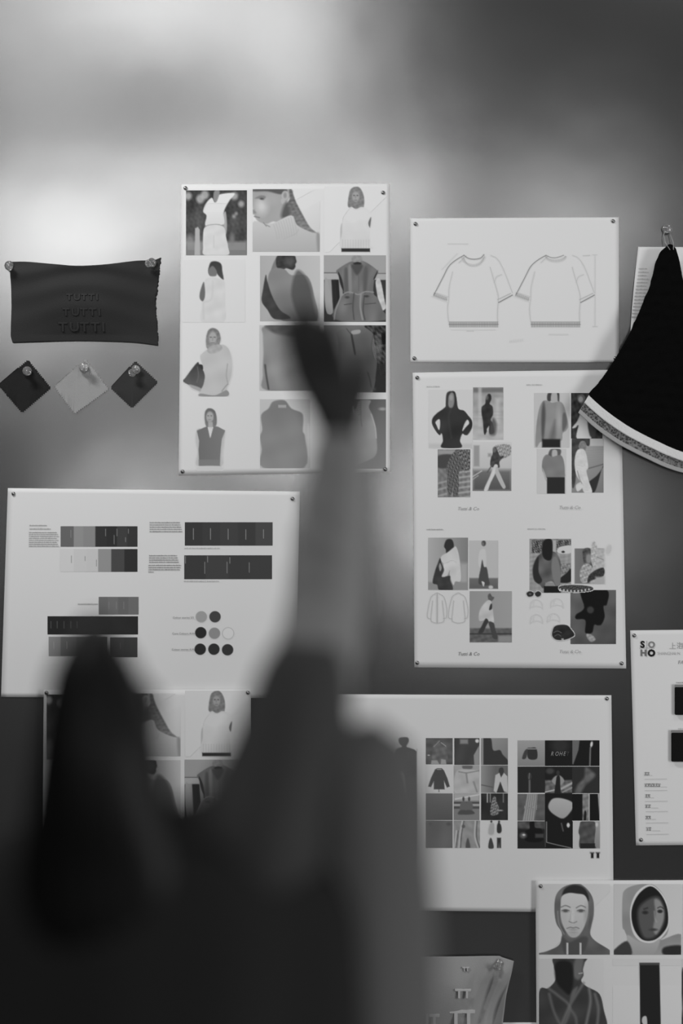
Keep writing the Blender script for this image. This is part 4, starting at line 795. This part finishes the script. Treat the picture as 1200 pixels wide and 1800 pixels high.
swatch([(97, 680), (150, 632), (190, 684), (132, 726)], mat('pale_wool', .36, .85, .3, bump=('noise', 800, .5)), 'small pale grey diamond of pinked fabric, middle of the three swatches', (145, 680))
swatch([(196, 682), (238, 636), (276, 672), (232, 716)], mat('grey_wool', .045, .9, .2, bump=('noise', 800, .5)), 'small dark grey diamond of pinked fabric, right of the three swatches', (237, 677))
# pale embossed cloth, bottom
P2, u, v = cloth_bilinear([(600, 1682), (604, 1740), (596, 1800), (602, 1880)], [(902, 1687), (897, 1712), (888, 1745), (884, 1775), (882, 1800), (880, 1880)],
                          [(600, 1682), (700, 1680), (800, 1679), (870, 1678), (880, 1680), (902, 1687)], [(602, 1880), (700, 1876), (800, 1882), (880, 1880)], 130, 90)
pc = mat('pale_cotton', .40, .85, .3, bump=('noise', 600, .3))
sag2 = lambda U, V: -(.008 + .006 * np.sin(math.pi * np.clip(V * 1.5, 0, 1)) + .010 * smoothnoise(U * 14 + V * 3.5, V * 6 - U * 5, 21) * np.clip(V * 4, 0, 1) + .006 * np.sin(U * 60 + V * 8) * np.clip((U - .72) * 5, 0, 1) * np.clip(V * 5, 0, 1) + .006)
yy = sag2(u, v)
c2 = cloth_obj('cotton_cloth', P2, yy, pc, W(750, 1880, -.01)); tag(c2, 'pale cotton cloth with embossed letters and a creased corner, pinned at the bottom', 'fabric sample')
for s_, x_, y_, z_, w_, b_ in (('TT', 812, 1703, 9, .95, .2), ('TT', 799, 1749, 21, 1.0, .5), ('TT', 790, 1797, 34, 1.0, 1.0), ('TUT', 716, 1799, 30, .9, .7)):
    d_ = float(sag2(np.array((x_ + 10 - 600) / 290), np.array((y_ - 6 - 1680) / 200))) - .0035
    emboss(c2, s_, x_, y_, z_, d_, mat('cotton_print', .62, .6, .3), bold=b_, stretch=w_, ext=.0010)

# ------------------------------------------------------------------ hanging black knit with mesh hem
kn = bpy.data.objects.new('hanging_knit', None); COL.objects.link(kn); kn.location = W(1180, 800, -.05); bpy.context.view_layer.update()
tag(kn, 'black knit cuff with white binding and grey mesh trim, hanging from a clear pin', 'garment sample')
hem = cr([(1029, 700), (1060, 728), (1100, 757), (1150, 782), (1200, 803), (1262, 812), (1330, 800)], 10, False)
def kpatch(L, R, T, B, n, m): return cloth_bilinear(L, R, T, B, n, m)
def kdepth(P2, lift=0): 
    x = (P2[..., 0] - 1180) / 150; z = (P2[..., 1] - 430) / 400
    return -(.030 + .030 * np.clip(z, 0, 1) * (1 - x * x * .7) + .006 * np.sin(x * 9) * np.clip(z, 0, 1)) - lift
def kobj(name, P2, m, t, lift=0, amp=0, seed=0):
    y = kdepth(P2, lift) - (amp * smoothnoise(P2[..., 0] * .25, P2[..., 1] * .25, seed) if amp else 0)
    P = np.stack([(P2[..., 0] - 600) * S, y, ZC + (900 - P2[..., 1]) * S], -1); me = grid_mesh(P); me.transform(Matrix.Translation(-kn.location))
    o = link(name, me, m); o.parent = kn; solid(o, t); return o
off = lambda d: [tuple(p) for p in (hem + np.array([[-.52 * d, .86 * d]]) * np.linspace(1, 1, len(hem))[:, None])[::5]]
top = [(1173, 432), (1178, 434), (1184, 440)]
P2, u, v = kpatch([(1172, 432), (1158, 445), (1148, 466), (1138, 505), (1120, 548), (1100, 592), (1072, 640), (1050, 672), (1032, 693)],
                  [(1184, 440), (1190, 462), (1197, 500), (1206, 520), (1240, 580), (1280, 660), (1312, 730), (1332, 790)], [(1172, 432), (1178, 433), (1184, 440)], [(1032, 693)] + off(-4)[1:-1] + [(1332, 790)], 60, 90)
kobj('knit_panel', P2, mat('black_knit', .0035, .95, .08, bump=('noise', 500, .6)), .004, amp=.002, seed=5)
def band(name, d0, d1, m, lift, t):
    a, b = off(d0), off(d1); P2, u, v = kpatch([a[0], b[0]], [a[-1], b[-1]], a, b, 220, 8); return kobj(name, P2, m, t, lift)
nm = bpy.data.materials.new('grey_mesh_trim'); nm.use_nodes = True; t_ = nm.node_tree; bb = t_.nodes['Principled BSDF']; bb.inputs['Roughness'].default_value = .9
vo = t_.nodes.new('ShaderNodeTexVoronoi'); vo.inputs['Scale'].default_value = 230; tcn = t_.nodes.new('ShaderNodeTexCoord'); t_.links.new(tcn.outputs['Object'], vo.inputs['Vector'])
rp = t_.nodes.new('ShaderNodeValToRGB'); rp.color_ramp.elements[0].color = (.035, .035, .035, 1); rp.color_ramp.elements[1].color = (.24, .24, .24, 1); rp.color_ramp.elements[0].position = .25; rp.color_ramp.elements[1].position = .75
t_.links.new(vo.outputs['Distance'], rp.inputs[0]); t_.links.new(rp.outputs[0], bb.inputs['Base Color'])
bpn = t_.nodes.new('ShaderNodeBump'); bpn.inputs['Distance'].default_value = .002; t_.links.new(vo.outputs['Distance'], bpn.inputs['Height']); t_.links.new(bpn.outputs[0], bb.inputs['Normal'])
band('white_binding', -4, 11, mat('white_cotton_tape', .80, .85, .2, bump=('noise', 300, .5)), .004, .004)
band('mesh_trim', 10, 26, nm, .001, .003)
band('lower_binding', 24, 31, mat('grey_tape', .42, .85, .2, bump=('noise', 300, .5)), .003, .004)
for sx in (-1, 1):
    lp = tube([W(1170 + sx * 3, 402, -.014), W(1170 + sx * 6, 415, -.018), W(1173 + sx * 7, 430, -.028), W(1176 + sx * 3, 442, -.034)], .0009, 6)
    lp.transform(Matrix.Translation(-kn.location)); o = link('hanging_loop', lp, mat('clear_cord', .8, .1, trans=.7)); o.parent = kn
# ------------------------------------------------------------------ the person passing in front of the wall, seen from behind
per = bpy.data.objects.new('person', None); COL.objects.link(per); YP = -1.7
Q = lambda px, py, y=YP: WP(px, py, y)
per.location = (Q(320, 900).x, YP, 0); bpy.context.view_layer.update()
tag(per, 'person seen from behind in a dark coat, one arm raised, blurred at lower left', 'person')
def padd(name, me, m, smooth=True):
    me.transform(Matrix.Translation(-per.location)); o = link(name, me, m, smooth=smooth); o.parent = per; return o
# key joints
head_c = Q(180, 1235); neck = Q(205, 1400); chest = Q(250, 1530); shL = Q(40, 1510); shR = Q(500, 1400)
hip = Vector((chest.x + .01, YP + .0, .93))
elR = Q(572, 1075, YP + .12); wrR = Q(600, 772, YP + .16); tip = Q(520, 500, YP + .16)
elL = Q(-60, 1860, YP - .02); wrL = Vector((elL.x + .05, YP + .12, .78))
class Skel:
    def __init__(s): s.v = []; s.e = []; s.r = []
    def add(s, p, r, par=None):
        s.v.append(tuple(p)); s.r.append(r); i = len(s.v) - 1
        if par is not None: s.e.append((par, i))
        return i
    def mesh(s, sub=2):
        me = bpy.data.meshes.new('sk'); me.from_pydata(s.v, s.e, []); ob = bpy.data.objects.new('sk', me); COL.objects.link(ob)
        md = ob.modifiers.new('s', 'SKIN'); md.use_smooth_shade = True; sv = me.skin_vertices[0].data
        for i, r in enumerate(s.r): sv[i].radius = (r, r) if not isinstance(r, tuple) else r
        sv[0].use_root = True
        sb = ob.modifiers.new('b', 'SUBSURF'); sb.levels = sub; sb.render_levels = sub
        bpy.context.view_layer.update()
        out = bpy.data.meshes.new_from_object(ob.evaluated_get(bpy.context.evaluated_depsgraph_get())); bpy.data.objects.remove(ob); out.materials.clear(); return out
sk = Skel(); mix = lambda a, b, t: Vector(a) * (1 - t) + Vector(b) * t
r0 = sk.add(hip, (.15, .11)); w1 = sk.add(mix(hip, chest, .5), (.12, .09), r0); ch = sk.add(mix(hip, chest, .9), (.15, .10), w1)
nb = sk.add(mix(chest, neck, .75), .062, ch); nt_ = sk.add(neck + Vector((0, .02, .04)), .05, nb)
hd = sk.add(head_c + Vector((0, .0, -.02)), (.062, .088), nt_); ht = sk.add(head_c + Vector((0, -.01, .04)), (.052, .078), hd)
for sh, el, wr, side in ((shL, elL, wrL, -1), (shR, elR, wrR, 1)):
    a = sk.add(mix(sh, chest, .15), .055, ch); b1 = sk.add(mix(sh, el, .45), .045, a); b2 = sk.add(el, .038, b1); b3 = sk.add(mix(el, wr, .4), .038, b2); b4 = sk.add(wr, .025, b3)
    if side > 0: d = (tip - wr).normalized(); sd = Vector((1, 0, 0)); L_ = .185
    else: d = Vector((.15, .3, -.94)).normalized(); sd = Vector((0, 1, 0)); L_ = .18
    sd = (sd - d * sd.dot(d)).normalized(); nr = d.cross(sd)
    palm = sk.add(wr + d * .055, (.046, .026), b4); 
    for k, (o_, ln) in enumerate(((-.030, .072), (-.010, .082), (.010, .078), (.029, .062))):
        kn_ = sk.add(wr + d * .088 + sd * o_, .0135, palm); f1 = sk.add(wr + d * (.098 + ln * .5) + sd * o_ * 1.02 + nr * .006, .0125, kn_); f2 = sk.add(wr + d * (.098 + ln * .9) + sd * o_ * 1.0 + nr * .018, .0115, f1)
        sk.add(wr + d * (.098 + ln * 1.2) + sd * o_ * .95 + nr * .026, .0095, f2)
    ts = sd if side > 0 else -sd; t1 = sk.add(wr + d * .045 + ts * .040 + nr * .008, .017, palm); t2 = sk.add(wr + d * .085 + ts * .060 + nr * .014, .014, t1); sk.add(wr + d * .118 + ts * .068 + nr * .018, .011, t2)
for sx in (-1, 1):
    h1 = sk.add(hip + Vector((sx * .09, 0, -.08)), .085, r0); k1 = sk.add(Vector((hip.x + sx * .10, YP + .02 * sx + .03, .50)), .058, h1); c1 = sk.add(Vector((hip.x + sx * .11, YP + .02, .30)), .052, k1)
    a1 = sk.add(Vector((hip.x + sx * .11, YP - .01, .10)), .036, c1); hl = sk.add(Vector((hip.x + sx * .115, YP + .03, .055)), .038, a1); sk.add(Vector((hip.x + sx * .12, YP + .16, .04)), .030, hl)
skin = mat('dark_skin', .035, .6, .3)
padd('body', sk.mesh(2), skin)
# face (turned to the wall), ears
f = Vector((0, 1, -.25)).normalized()
def ellm(c, rx, ry, rz, seg=16):
    bm = bmesh.new(); bmesh.ops.create_uvsphere(bm, u_segments=seg, v_segments=seg // 2 + 2, radius=1); me = bpy.data.meshes.new('m'); bm.to_mesh(me); bm.free()
    me.transform(Matrix.Diagonal((rx, ry, rz, 1))); me.transform(Matrix.Translation(c)); return me
padd('nose', ellm(head_c + Vector((0, .098, -.02)), .012, .02, .022), skin)
for sx in (-1, 1):
    padd('ear', ellm(head_c + Vector((sx * .064, .0, -.01)), .008, .018, .03), skin)
    padd('eye', ellm(head_c + Vector((sx * .03, .084, .005)), .013, .010, .009), mat('eye_white', .5, .2))
padd('mouth', ellm(head_c + Vector((0, .088, -.06)), .024, .01, .008), mat('lips', .06, .4))
# loft helper: rings of (centre, rx, ry)
def loft(rings, seg=64, fold=0, nf=9, seed=0, lean=0):
    P = np.zeros((len(rings), seg, 3)); r = np.random.RandomState(seed); ph = r.rand(4) * 6.28
    for i, (c, rx, ry) in enumerate(rings):
        t = i / (len(rings) - 1)
        for k in range(seg):
            a = 2 * math.pi * k / seg; g = 1 + fold * t * (math.sin(nf * a + ph[0] + 1.5 * t) * .6 + math.sin((nf - 4) * a + ph[1]) * .4)
            P[i, k] = (c.x + math.cos(a) * rx * g, c.y + math.sin(a) * ry * g, c.z)
    return grid_mesh(P, True)
def smooth_rings(keys, n=40):
    K = np.array([[c.x, c.y, c.z, rx, ry] for c, rx, ry in keys]); C = cr(K, max(2, n // len(keys)), False)
    return [(Vector(r[:3]), max(r[3], .004), max(r[4], .004)) for r in C]
# hair: long, dark, falling over the back
hk = [(Q(170, 1080), .006, .02), (Q(171, 1108), .028, .06), (Q(174, 1165), .054, .09), (Q(180, 1240), .070, .100), (Q(184, 1310), .080, .10), (Q(185, 1400), .088, .085), (Q(188, 1500), .102, .070), (Q(196, 1600), .108, .06), (Q(206, 1690), .09, .04), (Q(208, 1760), .012, .012)]
hk = [(c + Vector((0, -.035 - (.06 if i > 4 else .012 * i), 0)), rx, ry) for i, (c, rx, ry) in enumerate(hk)]
padd('hair', loft(smooth_rings(hk, 60), 72, .05, 23, 3), mat('black_hair', .006, .5, .3, bump=('noise', 120, .5)))
# coat: loose and swinging, sleeveless over a grey shirt
ck = [(Q(205, 1405), .060, .055), (Q(212, 1440), .095, .075), (Q(235, 1475), .20, .11), (Q(270, 1520), .275, .13), (Q(285, 1590), .300, .15), (Q(290, 1700), .300, .165), (Q(290, 1850), .305, .18), (Q(310, 2100), .335, .20), (Q(310, 2400), .34, .21)]
padd('coat', loft(smooth_rings(ck, 70), 96, .045, 11, 5), mat('dark_coat', .030, .9, .15, bump=('noise', 60, .3)))
# raised shoulder of the coat
dc = mat('dark_coat', .03); uc = mat('upper_sleeve_cloth', .075, .9, .15, bump=('noise', 60, .3))
sm = tube([Q(440, 1620), Q(492, 1430), Q(528, 1270), Q(538, 1170), Q(542, 1130)], [.12, .100, .074, .056, .040], 32, wob=lambda t, a: .05 * math.sin(5 * a + 4 * t)); padd('coat_shoulder', sm, uc)
cs = tube([Q(655, 2300), Q(655, 1900), Q(655, 1600), Q(650, 1430), Q(640, 1320), Q(630, 1272)], [.10, .088, .085, .080, .062, .025], 32, wob=lambda t, a: .05 * math.sin(5 * a + 4 * t)); padd('coat_side', cs, mat('grey_quilt', .15, .9, .15, bump=('noise', 60, .3)))
sl = tube([Q(20, 1500), Q(-10, 1620), Q(-50, 1760), Q(-64, 1880)], [.09, .085, .075, .06], 32, wob=lambda t, a: .05 * math.sin(4 * a + 9 * t)); padd('coat_shoulder', sl, mat('dark_coat', .02))
# shirt sleeves
def sleeve(pts, r, seed, name='sleeve'):
    C = cr([list(p) for p in pts], 22, False); R_ = np.interp(np.linspace(0, 1, len(C)), np.linspace(0, 1, len(r)), r)
    me = tube([Vector(c) for c in C], R_, 40, wob=lambda t, a: .045 * math.sin(58 * t + 2.2 * math.cos(a + seed)) * (.6 + .4 * math.sin(7 * t + a)) + .05 * math.sin(2 * a + 5 * t)); padd(name, me, mat('grey_shirt', .30, .85, .2, bump=('noise', 200, .2)))
sleeve([mix(shR, Q(470, 1430), .2), mix(shR, elR, .5), elR, mix(elR, wrR, .5), wrR], [.080, .062, .052, .046, .038], 1.0)
sleeve([shL, mix(shL, elL, .5), elL, mix(elL, wrL, .5), wrL], [.07, .062, .056, .046, .036], 2.0)
# trousers and shoes
for sx in (-1, 1):
    tr = tube([hip + Vector((sx * .085, 0, -.02)), Vector((hip.x + sx * .10, YP + .02, .60)), Vector((hip.x + sx * .11, YP + .02, .32)), Vector((hip.x + sx * .11, YP, .06))], [.12, .095, .085, .085], 28, wob=lambda t, a: .04 * math.sin(3 * a + 14 * t)); padd('trouser_leg', tr, mat('black_trousers', .015, .9))
    shp = [(Vector((hip.x + sx * .12, YP + .05, 0)), .05, .145), (Vector((hip.x + sx * .12, YP + .05, .02)), .052, .147), (Vector((hip.x + sx * .12, YP + .045, .05)), .046, .13), (Vector((hip.x + sx * .12, YP + .01, .09)), .042, .08), (Vector((hip.x + sx * .115, YP - .01, .12)), .04, .055)]
    padd('shoe', loft(smooth_rings(shp, 20), 28), mat('black_leather', .02, .35))
